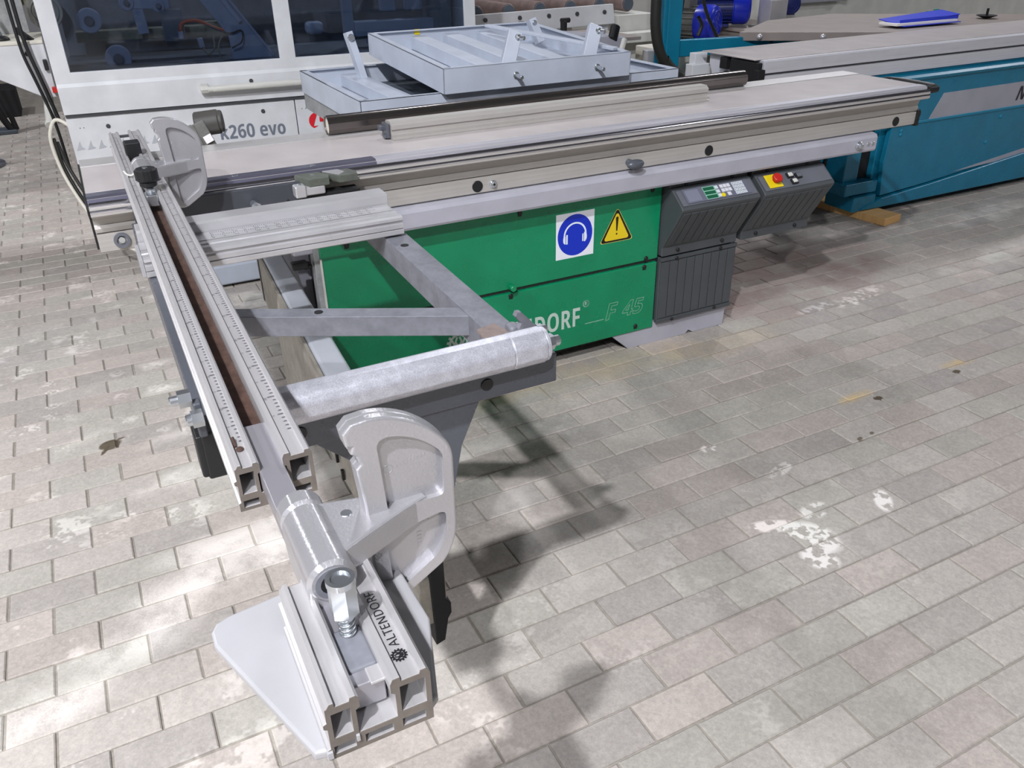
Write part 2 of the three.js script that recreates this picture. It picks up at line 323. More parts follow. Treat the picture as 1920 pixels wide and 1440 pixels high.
  for (let i = 0; i < bp.count; i++) bu.setXY(i, (bp.getX(i) - UX) / S, (bp.getZ(i) - UZ) / S);
  const sand = shade(new THREE.Mesh(bed, sandM)); sand.name = 'sand_bed'; floor.add(sand);
}

// ---------------------------------------------------------------- hall lamps (above the frame): reflector, glowing disc and a light just below it
LAMPS.forEach(([x, z, cd], i) => {
  const where = ['over the left of the fence, the nearest one', 'behind the viewer on the left', 'far to the left of the fence', 'behind the stacked trays', 'behind the teal saw', 'behind the white edge bander, added as fill', 'right of the viewer, added as fill', 'far right beyond the teal saw, added as fill', 'far left by the wall, added as fill'][i];
  const t = thing('hall_lamp', 'round grey high bay lamp hanging ' + where, 'lamp', [x, LAMP_Y, z], 'hall lamps under the ceiling');
  const pts = [[0.05, 0.30], [0.09, 0.28], [0.11, 0.10], [0.20, 0.0], [0.205, 0.0], [0.12, 0.11], [0.10, 0.29], [0.05, 0.31]].map(([a, b]) => new THREE.Vector2(a, b));
  obj('reflector', [new THREE.LatheGeometry(pts, 32), cyl([0, 0.27, 0], [0, 0.33, 0], 0.09, 24)], M.greyFixture, t);
  obj('hanger', [cyl([0, 0.33, 0], [0, 6.2 - LAMP_Y, 0], 0.008, 8)], M.greyFixture, t);
  const glow = new THREE.MeshStandardMaterial({ color: 0xffffff, emissive: 0xfff8ee, emissiveIntensity: 6 });
  obj('glowing_disc', [cyl([0, 0.03, 0], [0, 0.035, 0], 0.10, 24)], glow, t);
  const l = new THREE.SpotLight(0xf7f8ff, cd, 0, 1.45, 0.35, 2); l.position.set(0, 0.0, 0); l.target.position.set(0, -5, 0); l.castShadow = true; l.shadow.radius = i < 3 ? 4 : 8; l.shadow.mapSize.set(1024, 1024); l.shadow.camera.near = 0.1; l.shadow.camera.far = 30;
  t.add(l, l.target);
});

// ---------------------------------------------------------------- drawn marks
function gear(k, cx, cy, R, color) {                     // toothed ring round two crossed strokes
  k.save(); k.translate(cx, cy); k.strokeStyle = k.fillStyle = color;
  k.lineWidth = R * 0.2; k.beginPath(); k.arc(0, 0, R * 0.72, 0, 7); k.stroke();
  for (let i = 0; i < 14; i++) { k.save(); k.rotate(i / 14 * Math.PI * 2); k.fillRect(-R * 0.11, -R, R * 0.22, R * 0.24); k.restore(); }
  k.lineWidth = R * 0.17;
  for (const s of [-1, 1]) { k.beginPath(); k.moveTo(-R * 0.62 * s, -R * 0.5); k.lineTo(-R * 0.12 * s, R * 0.5); k.lineTo(R * 0.22 * s, -R * 0.1); k.stroke(); k.beginPath(); k.moveTo(R * 0.1 * s, -R * 0.55); k.lineTo(R * 0.5 * s, R * 0.5); k.stroke(); }
  k.restore();
}
function ruler(k, w, h, n, rows = 1) {                    // printed scale along the canvas width
  k.fillStyle = '#55525a';
  for (let r = 0; r < rows; r++) for (let i = 0; i < n; i++) {
    const x = (i + 0.5) / n * w, y0 = (r / rows) * h, hh = h / rows, L = i % 10 === 0 ? 0.62 : i % 5 === 0 ? 0.46 : 0.28;
    k.fillRect(x, y0, Math.max(1, w / n * 0.2), hh * L);
    if (i % 5 === 0) { k.font = `${Math.round(hh * 0.42)}px sans-serif`; k.fillText(String(i % 10 === 0 ? (i / 10) * 10 % 100 : 5), x + 1, y0 + hh * 0.95); }
  }
}

// ---------------------------------------------------------------- green panel saw: body, control boxes, long beam, swing arm
{
  const saw = thing('panel_saw', 'green and grey sliding panel saw body on the paved floor, under the long aluminium table', 'saw');
  obj('body_core', [bx(0.56, 2.22, 0.07, 0.66, -3.35, -2.435), bx(0.60, 2.30, 0.66, 0.738, -2.70, -2.46)], M.bracket, saw);
  obj('rear_table', [bx(1.0, 2.25, 0.70, 0.754, -3.6, -2.98, 0.003)], M.steelDark, saw);
  // long grey beam that carries the sliding table
  const beam = obj('support_beam', [extX([[-2.345, 0.676], [-2.345, 0.722], [-2.352, 0.733], [-2.37, 0.738], [-2.46, 0.738], [-2.46, 0.664], [-2.36, 0.664], [-2.349, 0.668]], 0.60, 2.85, { bevel: 0.004 })], M.beamGrey, saw);
  obj('end_bolt', [rod([2.745, 0.70, -2.346], [2.745, 0.70, -2.325], 0.011, 16), rod([2.745, 0.70, -2.346], [2.745, 0.70, -2.338], 0.017, 20)], M.zinc, beam);
  for (const x of [2.80, 2.825]) obj('screw', [rod([x, 0.70, -2.347], [x, 0.70, -2.341], 0.008, 14)], M.zinc, beam);
  obj('gap_shade_plate', [bx(0.57, 2.70, 0.652, 0.668, -2.46, -2.428, 0)], M.seam, saw);  // dark plate painting in the shade between beam and green panel
  // green panels
  const pU = obj('upper_panel', [bx(0.553, 1.845, 0.366, 0.652, -2.436, -2.418, 0.004)], M.green, saw);
  const pL = obj('lower_panel', [bx(0.553, 1.845, 0.073, 0.352, -2.436, -2.418, 0.004)], M.green, saw);
  obj('joint_strip', [bx(0.56, 1.845, 0.350, 0.368, -2.45, -2.432, 0)], M.seam, saw);
  for (const [x, y, p] of [[0.64, 0.632, pU], [1.25, 0.638, pU], [1.80, 0.642, pU], [1.79, 0.376, pU], [1.21, 0.342, pL], [1.785, 0.342, pL], [1.76, 0.098, pL]]) obj('screw', [rod([x, y, -2.42], [x, y, -2.413], 0.0085, 14), bx(x - 0.007, x + 0.007, y - 0.012, y, -2.42, -2.416, 0)], M.black, p);
  obj('green_knob', [rod([1.213, 0.374, -2.418], [1.213, 0.374, -2.396], 0.0115, 12)], M.greenBolt, pU);
  // hearing protection sign and warning triangle
  const sg = decal('hearing_protection_sign', 0.158, 0.168, 2400, (k, w, h) => {
    k.fillStyle = '#e9ecf2'; k.fillRect(0, 0, w, h); k.fillStyle = '#0a2fbd'; k.beginPath(); k.ellipse(w / 2, h / 2, w * 0.455, h * 0.455, 0, 0, 7); k.fill();
    k.strokeStyle = '#e6f0fb'; k.lineWidth = w * 0.042; k.beginPath(); k.arc(w / 2, h * 0.50, w * 0.28, Math.PI * 0.97, Math.PI * 2.03); k.stroke();
    k.fillStyle = '#e6f0fb'; for (const s of [-1, 1]) { k.fillRect(w / 2 + s * w * 0.235 - w * 0.045, h * 0.50, w * 0.03, h * 0.17); k.fillRect(w / 2 + s * w * 0.235 + w * 0.0, h * 0.47, w * 0.042, h * 0.21); k.beginPath(); k.ellipse(w / 2 + s * w * 0.285, h * 0.575, w * 0.028, h * 0.08, 0, 0, 7); k.fill(); }
  }, pU, { solid: true, rough: 0.35 });
  sg.position.set(1.472, 0.523, -2.4172);
  const tri = decal('warning_triangle', 0.150, 0.132, 2400, (k, w, h) => {
    const path = (m) => { const r = w * 0.05, pts = [[w / 2, m], [w - m * 1.15, h - m * 0.55], [m * 1.15, h - m * 0.55]]; k.beginPath(); k.moveTo((pts[0][0] + pts[2][0]) / 2, (pts[0][1] + pts[2][1]) / 2); for (let i = 0; i < 3; i++) k.arcTo(...pts[i], ...pts[(i + 1) % 3], r); k.closePath(); };
    k.fillStyle = '#d8cf6a'; path(1); k.fill(); k.fillStyle = '#17120a'; path(w * 0.022); k.fill(); k.fillStyle = '#e6c81c'; path(w * 0.105); k.fill();
    k.fillStyle = '#17120a'; k.beginPath(); k.moveTo(w * 0.462, h * 0.30); k.quadraticCurveTo(w / 2, h * 0.24, w * 0.538, h * 0.30); k.lineTo(w * 0.518, h * 0.68); k.lineTo(w * 0.482, h * 0.68); k.fill(); k.beginPath(); k.arc(w / 2, h * 0.765, w * 0.024, 0, 7); k.fill();
  }, pU, { rough: 0.35 });
  tri.position.set(1.650, 0.532, -2.4172);
  // maker's lettering across the lower panel
  const let1 = decal('lettering', 0.68, 0.14, 1900, (k, w, h) => {
    const c = 'rgba(196,216,205,0.92)', sx = w / 0.68, Y = (y) => h - (y - 0.135) * sx; k.fillStyle = c; k.strokeStyle = c;
    gear(k, (1.00 - 0.93) * sx, Y(0.203), 0.046 * sx, c);
    k.save(); k.translate((1.063 - 0.93) * sx, Y(0.160)); k.font = `bold ${Math.round(0.105 * sx)}px sans-serif`; const m = k.measureText('ALTENDORF').width; k.scale(0.442 * sx / m, 1); k.fillText('ALTENDORF', 0, 0); k.restore();
    k.lineWidth = 0.0022 * sx; k.beginPath(); k.arc((1.527 - 0.93) * sx, Y(0.244), 0.0125 * sx, 0, 7); k.stroke(); k.font = `bold ${Math.round(0.019 * sx)}px sans-serif`; k.fillText('R', (1.5205 - 0.93) * sx, Y(0.2372));
  }, pL);
  let1.position.set(0.93 + 0.34, 0.135 + 0.07, -2.4174);
  const let2 = decal('type_lettering', 0.29, 0.12, 2600, (k, w, h) => {
    const sx = w / 0.29, c = 'rgba(160,205,182,0.85)'; k.strokeStyle = c; k.fillStyle = c; k.lineWidth = 0.0017 * sx;
    k.fillRect(0, h - 0.022 * sx, 0.085 * sx, 0.003 * sx);
    k.save(); k.transform(1, 0, -0.22, 1, 0, 0); k.font = `bold ${Math.round(0.094 * sx)}px sans-serif`; k.strokeText('F', 0.108 * sx, h - 0.014 * sx); k.font = `bold ${Math.round(0.086 * sx)}px sans-serif`; k.strokeText('45', 0.190 * sx, h - 0.014 * sx); k.restore();
  }, pL);
  let2.position.set(1.525 + 0.145, 0.150 + 0.05, -2.4174);
  // ribbed plastic side cover
  {
    const f = [bx(1.852, 2.226, 0.092, 0.366, -2.43, -2.408, 0.004), bx(1.852, 2.226, 0.092, 0.108, -2.412, -2.402, 0.002), bx(1.852, 2.226, 0.352, 0.366, -2.412, -2.402, 0.002)];
    for (let i = 0; i < 9; i++) f.push(bx(1.858 + i * 0.0405, 1.895 + i * 0.0405, 0.112, 0.348, -2.412, -2.4035, 0.0016));
    const c = obj('ribbed_cover', f, M.plastic, saw);
    for (const [x, y] of [[1.925, 0.357], [2.14, 0.366 - 0.006], [1.925, 0.099], [2.14, 0.103]]) obj('screw', [rod([x, y, -2.405], [x, y, -2.398], 0.0075, 12)], M.black, c);
  }
  // two slanted control boxes
  const prof = [[-2.44, 0.662], [-2.392, 0.662], [-2.386, 0.656], [-2.386, 0.645], [-2.368, 0.640], [-2.304, 0.590], [-2.299, 0.582], [-2.302, 0.574], [-2.404, 0.408], [-2.404, 0.374], [-2.44, 0.374]];
  const slope = V(0, 0.050, -0.064).normalize(), rise = V(0, -0.166, -0.102).normalize();
  function box(x0, x1, n) {
    const c = obj('control_box', [extX(prof, x0, x1, { bevel: 0.004, seg: 3 })], M.plastic, saw);
    const ribs = [];
    for (let i = 0; i < n; i++) { const a = x0 + 0.012 + i * (x1 - x0 - 0.024) / n, b = a + (x1 - x0 - 0.024) / n - 0.004; ribs.push(bar(V((a + b) / 2, 0.566, -2.307), V((a + b) / 2, 0.418, -2.398), b - a, 0.006, [0, 0.523, 0.852], 0.0018)); }
    obj('rib', ribs.slice(0, 1), M.plastic, c); for (const r of ribs.slice(1)) obj('rib', [r], M.plastic, c);
    const cx = (x0 + x1) / 2; obj('top_plate', [bar(V(cx, 0.594, -2.308), V(cx, 0.636, -2.3625), x1 - x0 - 0.02, 0.006, [0, 0.79, 0.61], 0.001)], M.plasticTop, c);
    for (const x of [x0 + 0.075, x1 - 0.075]) { obj('screw', [rod([x, 0.391, -2.405], [x, 0.391, -2.398], 0.0075, 12)], M.black, c); obj('screw', [rod([x, 0.652, -2.39], [x, 0.652, -2.381], 0.0075, 12)], M.black, c); }
    return c;
  }
  const b1 = box(1.852, 2.218, 9), b2 = box(2.240, 2.598, 9);
  // things on the slanted tops: u across, t up the slope
  const onTop = (o, x, t, lift) => { const base = V(x, 0.5915, -2.3057).addScaledVector(slope, t); const n = V(0, 0.788, 0.616); o.position.copy(base.addScaledVector(n, lift)); o.quaternion.setFromRotationMatrix(new THREE.Matrix4().makeBasis(V(1, 0, 0), slope, n)); return o; };
  const kp = decal('keypad', 0.30, 0.062, 3600, (k, w, h) => {
    k.fillStyle = '#676a78'; k.fillRect(0, 0, w, h); k.fillStyle = '#7c7f8e'; k.fillRect(w * 0.03, h * 0.1, w * 0.2, h * 0.8);
    const X = (v) => v * w, Y = (v) => v * h;
    k.fillStyle = '#8fc6ac'; k.fillRect(X(0.30), Y(0.06), X(0.185), Y(0.88)); k.fillStyle = '#0f5a3c'; for (let i = 0; i < 3; i++) k.fillRect(X(0.308), Y(0.10 + i * 0.29), X(0.165), Y(0.23));
    k.fillStyle = '#d3dbdf'; for (let i = 0; i < 3; i++) k.fillRect(X(0.487), Y(0.09 + i * 0.29), X(0.05), Y(0.23));
    for (let r = 0; r < 2; r++) for (let i = 0; i < 3; i++) { k.fillStyle = '#d9dade'; k.fillRect(X(0.565 + i * 0.055), Y(0.08 + r * 0.29), X(0.05), Y(0.24)); }
    k.fillStyle = '#d9dade'; k.fillRect(X(0.63), Y(0.67), X(0.055), Y(0.24));
    for (let r = 0; r < 4; r++) for (let i = 0; i < 4; i++) { k.fillStyle = '#cfd6da'; k.fillRect(X(0.755 + i * 0.045), Y(0.06 + r * 0.225), X(0.042), Y(0.195)); k.fillStyle = '#6a6e78'; k.fillRect(X(0.77 + i * 0.045), Y(0.12 + r * 0.225), X(0.01), Y(0.07)); }
  }, b1, { solid: true });
  onTop(kp, 2.033, 0.040, 0.0062);
  const yk = obj('yellow_button', [cyl([0, 0, 0], [0, 0, 0.003], 0.0085, 18)], M.yellow, b1); onTop(yk, 2.05, 0.020, 0.0062);
  const es = obj('emergency_plate', [bx(-0.034, 0.034, -0.030, 0.030, 0, 0.002, 0.001)], M.yellow, b2); onTop(es, 2.305, 0.040, 0.005);
  const mush = obj('stop_button', [rod([0, 0, 0.002], [0, 0, 0.012], 0.012, 20), rod([0, 0, 0.012], [0, 0, 0.026], 0.020, 28)], M.red, b2); onTop(mush, 2.312, 0.040, 0.005);
  for (const [x, t, m] of [[2.392, 0.052, M.offWhite], [2.431, 0.044, M.plasticTop], [2.398, 0.022, M.offWhite]]) { const q = obj('push_button', [bx(-0.015, 0.015, -0.012, 0.012, 0, 0.007, 0.002)], M.black, b2); onTop(q, x, t, 0.005); obj('cap', [bx(-0.010, 0.010, -0.0085, 0.0085, 0.006, 0.011, 0.002)], m, q); }
  // base skirt with its feet
  obj('base_skirt', [extZ([[1.63, 0.10], [1.655, 0.072], [1.735, 0.0], [2.02, 0.0], [2.035, 0.014], [2.06, 0.0], [2.215, 0.0], [2.222, 0.10]], -2.44, -2.424, { bevel: 0.002 })], M.beamGrey, saw);
  obj('foot', [bx(0.62, 0.8, 0, 0.08, -3.3, -3.1)], M.beamGrey, saw); obj('foot', [bx(2.0, 2.2, 0, 0.08, -3.3, -2.6)], M.beamGrey, saw);
  // left end: grey gusset and pivot head
  obj('end_post', [bx(0.535, 0.556, 0.09, 0.665, -2.47, -2.425, 0.003)], M.trayRaw, saw);
  obj('end_edge', [bx(0.551, 0.557, 0.09, 0.60, -2.424, -2.414, 0.001)], M.offWhite, saw);
  obj('pivot_head', [bx(0.475, 0.553, 0.615, 0.70, -2.50, -2.43, 0.008)], M.beamGrey, saw);
  obj('gusset', [extZ([[0.505, 0.57], [0.575, 0.60], [0.575, 0.15], [0.56, 0.25]], -2.62, -2.612, {})], M.beamGrey, saw);
  obj('cable_clip', [bx(0.465, 0.515, 0.575, 0.60, -2.45, -2.42, 0.006), bx(0.50, 0.53, 0.57, 0.585, -2.47, -2.43, 0.005)], M.black, saw);
  // swing arm with deep side plate, and the post that carries the outrigger
  const arm = obj('swing_arm', [bar([0.492, 0.435, -2.95], [0.434, 0.435, -1.74], 0.074, 0.09, [0, 1, 0], 0.012)], M.armGrey, saw);
  {
    const side = extX([[-2.90, 0.478], [-1.74, 0.478], [-1.74, 0.37], [-2.0, 0.30], [-2.38, 0.03], [-2.67, 0.03], [-2.67, 0.27], [-2.90, 0.30]], -0.008, 0, {});
    const q = new THREE.Matrix4().makeRotationY(-0.0479); side.translate(0, 0, 2.95).applyMatrix4(q).translate(0.4525, 0, -2.95);
    obj('side_plate', [side], M.armSide, arm);
    obj('edge_strip', [bx(0.4405, 0.4475, 0.30, 0.478, -2.925, -2.903, 0)], M.black, arm);
  }
  obj('inner_tube', [bar([0.418, 0.318, -1.95], [0.398, 0.318, -1.165], 0.06, 0.125, [0, 1, 0], 0.006)], M.armSide, arm);
  obj('latch', [bx(0.372, 0.38, 0.30, 0.33, -1.765, -1.755, 0.001)], M.black, arm); obj('latch', [bx(0.372, 0.38, 0.27, 0.30, -1.725, -1.715, 0.001)], M.black, arm);
  obj('post', [extZ([[0.388, 0.60], [0.424, 0.60], [0.424, 0.315], [0.434, 0.30], [0.434, 0.275], [0.426, 0.262], [0.416, 0.206], [0.396, 0.200]], -1.20, -1.16, { bevel: 0.003 })], M.blackMatte, saw);
}

// ---------------------------------------------------------------- sliding table on top of the beam
{
  const t = thing('sliding_table', 'long aluminium sliding table with a worn laminate top, across the green panel saw', 'saw table');
  const X0 = -0.040, X1 = 3.088;
  obj('carriage_profile', [extX([[-2.80, 0.896], [-2.365, 0.896], [-2.352, 0.893], [-2.352, 0.876], [-2.331, 0.872], [-2.329, 0.853], [-2.337, 0.848], [-2.358, 0.846], [-2.372, 0.838], [-2.378, 0.818], [-2.372, 0.808], [-2.374, 0.797], [-2.382, 0.797], [-2.382, 0.793], [-2.374, 0.793], [-2.374, 0.744], [-2.377, 0.741], [-2.62, 0.741], [-2.66, 0.80], [-2.80, 0.84]], X0, X1, {})], M.aluFace, t);
  obj('laminate_top', [bx(X0 + 0.002, X1 - 0.002, 0.894, 0.8985, -2.698, -2.402, 0.001)], M.laminate, t);
  obj('rear_strip', [bx(X0, X1, 0.893, 0.9005, -2.80, -2.704, 0.002)], M.aluX, t);
  obj('steel_strip', [extX([[-2.398, 0.8935], [-2.398, 0.8985], [-2.362, 0.8985], [-2.351, 0.892], [-2.349, 0.878], [-2.356, 0.876]], X0, 0.742, {})], M.strip, t);
  obj('edge_strip', [extX([[-2.398, 0.8935], [-2.398, 0.8985], [-2.362, 0.8985], [-2.351, 0.892], [-2.349, 0.878], [-2.356, 0.876]], 0.743, X1, {})], M.stripLight, t);
  obj('guide_rod', [rod([X0 + 0.002, 0.878, -2.3415], [X1 + 0.004, 0.878, -2.3415], 0.0085, 20), rod([X0, 0.8635, -2.3335], [X1, 0.8635, -2.3335], 0.006, 16)], M.chrome, t);
  for (const x of [0.34, 0.56]) obj('countersunk_screw', [rod([x, 0.897, -2.378], [x, 0.8992, -2.378], 0.009, 18)], M.zinc, t);
  for (const x of [1.076, 2.007, 2.970]) obj('hole_plug', [rod([x, 0.765, -2.376], [x, 0.765, -2.3715], 0.0185, 28)], M.black, t);
  const sc = obj('lock_screw', [rod([1.131, 0.766, -2.376], [1.131, 0.766, -2.366], 0.0125, 20), rod([1.131, 0.766, -2.366], [1.131, 0.766, -2.362], 0.008, 16)], M.zinc, t);
  obj('socket', [toFlat(hex([1.131, 0.766, -2.3625], [1.131, 0.766, -2.3615], 0.0045))], M.black, sc);
  obj('lock_lever', [rod([1.655, 0.768, -2.376], [1.655, 0.768, -2.34], 0.012, 18), new THREE.SphereGeometry(1, 24, 16).scale(0.034, 0.017, 0.018).translate(1.655, 0.770, -2.33)], M.slate, t);
  const hl = obj('end_bush', [pipe([0.018, 0.770, -2.376], [0.018, 0.770, -2.366], 0.0205, 0.013, 28)], M.plasticTop, t);
  obj('bush_screw', [rod([0.018, 0.770, -2.376], [0.018, 0.770, -2.369], 0.0095, 16)], M.zinc, hl);
  obj('left_end_plate', [extX([[-2.79, 0.89], [-2.36, 0.89], [-2.34, 0.87], [-2.345, 0.852], [-2.385, 0.835], [-2.385, 0.75], [-2.61, 0.75], [-2.66, 0.80], [-2.79, 0.845]], X0 - 0.006, X0 - 0.001, {})], M.black, t);
  const cap = obj('end_cap', [extX([[-2.70, 0.893], [-2.36, 0.893], [-2.345, 0.885], [-2.345, 0.868], [-2.37, 0.845], [-2.41, 0.828], [-2.66, 0.82], [-2.70, 0.84]], X1 + 0.001, X1 + 0.022, { bevel: 0.003 })], M.black, t);
  obj('push_handle', [wire([[X1 + 0.01, 0.882, -2.372], [X1 + 0.075, 0.882, -2.375], [X1 + 0.088, 0.882, -2.41], [X1 + 0.088, 0.882, -2.56], [X1 + 0.070, 0.882, -2.60], [X1 + 0.01, 0.882, -2.605]], 0.0125, 60, 10), bx(X1 + 0.018, X1 + 0.086, 0.862, 0.892, -2.388, -2.352, 0.012)], M.black, cap);
  obj('end_latch', [bx(X1 - 0.004, X1 + 0.014, 0.735, 0.80, -2.386, -2.366, 0.003), bx(X1, X1 + 0.022, 0.772, 0.79, -2.39, -2.37, 0.002)], M.black, t);
  // mounting bracket of the outrigger hangs on the front edge
}

// ---------------------------------------------------------------- outrigger (crosscut frame) in front of the table
{
  const o = thing('outrigger_frame', 'dark grey steel outrigger frame with a silver front roller, carrying the aluminium fence', 'frame');
  const plate = obj('mounting_plate', [bx(0.06, 0.56, 0.735, 0.876, -2.322, -2.304, 0.002), bx(0.56, 0.70, 0.735, 0.80, -2.322, -2.304, 0.002)], M.bracket, o);
  obj('adjusting_bolt', [rod([0.365, 0.835, -2.304], [0.365, 0.835, -2.27], 0.011, 16), toFlat(hex([0.365, 0.835, -2.29], [0.365, 0.835, -2.262], 0.014)), rod([0.365, 0.835, -2.262], [0.365, 0.835, -2.235], 0.007, 12)], M.zinc, plate);
  for (const [x, y] of [[0.46, 0.83], [0.475, 0.80], [0.505, 0.80], [0.49, 0.775]]) obj('screw_hole', [rod([x, y, -2.305], [x, y, -2.3025], 0.0035, 10)], M.black, plate);
  // clamp claws gripping the front rail
  const cl1 = obj('clamp_block', [bx(0.482, 0.560, 0.845, 0.870, -2.320, -2.262, 0.005), bx(0.474, 0.506, 0.842, 0.876, -2.295, -2.258, 0.005)], M.aluWorn, o);
  obj('claw', [extY([[0.492, -2.33], [0.560, -2.33], [0.580, -2.285], [0.572, -2.262], [0.515, -2.262]], 0.868, 0.892, { bevel: 0.003 })], M.olive, cl1);
  obj('screw', [rod([0.490, 0.875, -2.276], [0.490, 0.879, -2.276], 0.006, 14)], M.zinc, cl1);
  obj('dimple', [rod([0.535, 0.891, -2.30], [0.535, 0.8935, -2.30], 0.005, 14)], M.zinc, cl1);
  const cl2 = obj('clamp_block', [extY([[0.572, -2.335], [0.648, -2.335], [0.662, -2.30], [0.658, -2.272], [0.606, -2.272]], 0.866, 0.889, { bevel: 0.003 })], M.olive, o);
  obj('worn_face', [extY([[0.573, -2.333], [0.618, -2.333], [0.628, -2.30], [0.606, -2.276]], 0.888, 0.8905, { bevel: 0.0005 })], M.aluWorn, cl2);
  obj('recess', [bx(0.50, 0.66, 0.795, 0.845, -2.32, -2.27, 0.002)], M.blackMatte, plate);
  // crosscut rail with printed scale
  const rail = obj('crosscut_rail', [
    extX([[-2.052, 0.897], [-2.048, 0.901], [-1.994, 0.901], [-1.988, 0.896], [-1.986, 0.862], [-1.970, 0.860], [-1.970, 0.835], [-2.052, 0.835]], 0.048, 0.648, { bevel: 0.0015 }),
    extX([[-1.982, 0.845], [-1.982, 0.876], [-1.927, 0.876], [-1.927, 0.868], [-1.921, 0.868], [-1.921, 0.876], [-1.902, 0.876], [-1.899, 0.872], [-1.892, 0.872], [-1.888, 0.877], [-1.872, 0.877], [-1.864, 0.874], [-1.862, 0.868], [-1.868, 0.865], [-1.868, 0.861], [-1.862, 0.858], [-1.862, 0.848], [-1.866, 0.846], [-1.862, 0.844], [-1.862, 0.834], [-1.866, 0.831], [-1.982, 0.831]], 0.045, 0.641, {})], M.aluWorn, o);
  const rs = decal('printed_scale', 0.40, 0.046, 2600, (k, w, h) => ruler(k, w, h, 80, 2), rail); rs.rotation.x = -Math.PI / 2; rs.position.set(0.40, 0.8765, -1.955);
  obj('slot_line', [bx(0.06, 0.585, 0.868, 0.8745, -1.9272, -1.9208, 0)], M.seam, rail);
  obj('rail_end', [bx(0.037, 0.0445, 0.834, 0.874, -1.978, -1.866, 0.001)], M.whitePlate, rail);
  // frame bars
  const side = obj('side_bar', [bar([0.632, 0.795, -2.30], [0.612, 0.795, -1.215], 0.058, 0.062)], M.slateDusty, o);
  obj('hole', [cyl([0.618, 0.8255, -1.80], [0.618, 0.8268, -1.80], 0.010, 18)], M.blackMatte, side);
  const left = obj('left_bar', [bar([0.075, 0.80, -2.30], [0.075, 0.80, -1.15], 0.052, 0.062)], M.slate, o);
  const brace = obj('brace', [bar([0.090, 0.801, -1.650], [0.600, 0.801, -1.375], 0.042, 0.044)], M.slateDusty, o);
  obj('hole', [cyl([0.330, 0.8225, -1.5206], [0.330, 0.8245, -1.5206], 0.0085, 18)], M.blackMatte, brace);
  const front = obj('front_beam', [bx(0.088, 0.660, 0.764, 0.822, -1.182, -1.138, 0.002)], M.slate, o);
  for (const x of [0.19, 0.520]) obj('plug', [rod([x, 0.794, -1.139], [x, 0.794, -1.1355], 0.0115, 24)], M.black, front);
  obj('end_plug', [bx(0.044, 0.090, 0.760, 0.842, -1.186, -1.126, 0.004), bx(0.036, 0.048, 0.764, 0.838, -1.182, -1.128, 0.004)], M.black, front);
  obj('gusset_plate', [extZ([[0.205, 0.766], [0.510, 0.766], [0.470, 0.68], [0.435, 0.52], [0.38, 0.52], [0.36, 0.62], [0.30, 0.68], [0.215, 0.76]], -1.182, -1.145, { bevel: 0.001 })], M.slate, o);
  // front roller with its axle, bolts and bracket
  const roll = obj('front_roller', [rod([0.078, 0.866, -1.105], [0.548, 0.866, -1.105], 0.0315, 40)], M.roller, o);
  obj('worn_sleeve', [rod([0.544, 0.866, -1.105], [0.610, 0.866, -1.105], 0.0318, 40), rod([0.608, 0.866, -1.105], [0.616, 0.866, -1.105], 0.030, 40)], M.roller, roll);
  obj('axle_nut', [rod([0.614, 0.866, -1.105], [0.628, 0.866, -1.105], 0.008, 14), toFlat(hex([0.620, 0.866, -1.105], [0.632, 0.866, -1.105], 0.0145)), rod([0.630, 0.866, -1.105], [0.645, 0.866, -1.105], 0.0095, 14)], M.zinc, roll);
  obj('tongue_plate', [extY([[0.566, -1.275], [0.606, -1.285], [0.622, -1.20], [0.598, -1.185], [0.572, -1.195], [0.560, -1.215]], 0.8265, 0.8335, { bevel: 0.001 })], M.tongue, o);
  const hinge = obj('hinge_plate', [extZ([[0.622, 0.815], [0.662, 0.812], [0.666, 0.828], [0.658, 0.846], [0.640, 0.866], [0.628, 0.879], [0.620, 0.880], [0.616, 0.872], [0.628, 0.856], [0.622, 0.846]], -1.226, -1.214, { bevel: 0.0015 })], M.slateDusty, o);
  obj('bolt', [rod([0.632, 0.830, -1.214], [0.632, 0.830, -1.178], 0.0075, 16)], M.zinc, hinge);
  obj('side_bolt', [rod([0.660, 0.832, -1.22], [0.684, 0.832, -1.22], 0.0075, 14), toFlat(hex([0.664, 0.832, -1.22], [0.674, 0.832, -1.22], 0.011))], M.zinc, hinge);
  obj('knuckle', [bx(0.612, 0.636, 0.806, 0.846, -1.256, -1.226, 0.008)], M.slateDusty, hinge);
  obj('stop_screw', [rod([0.015, 0.905, -1.13], [0.045, 0.905, -1.13], 0.0075, 12), toFlat(hex([0.027, 0.905, -1.13], [0.045, 0.905, -1.13], 0.013))], M.zinc, o);
  obj('stop_screw', [rod([0.030, 0.885, -1.10], [0.05, 0.885, -1.10], 0.009, 16), toFlat(hex([0.038, 0.885, -1.10], [0.054, 0.885, -1.10], 0.013))], M.zinc, o);
  obj('screw_lug', [bx(0.044, 0.056, 0.842, 0.90, -1.135, -1.115, 0.003)], M.slate, o);
}

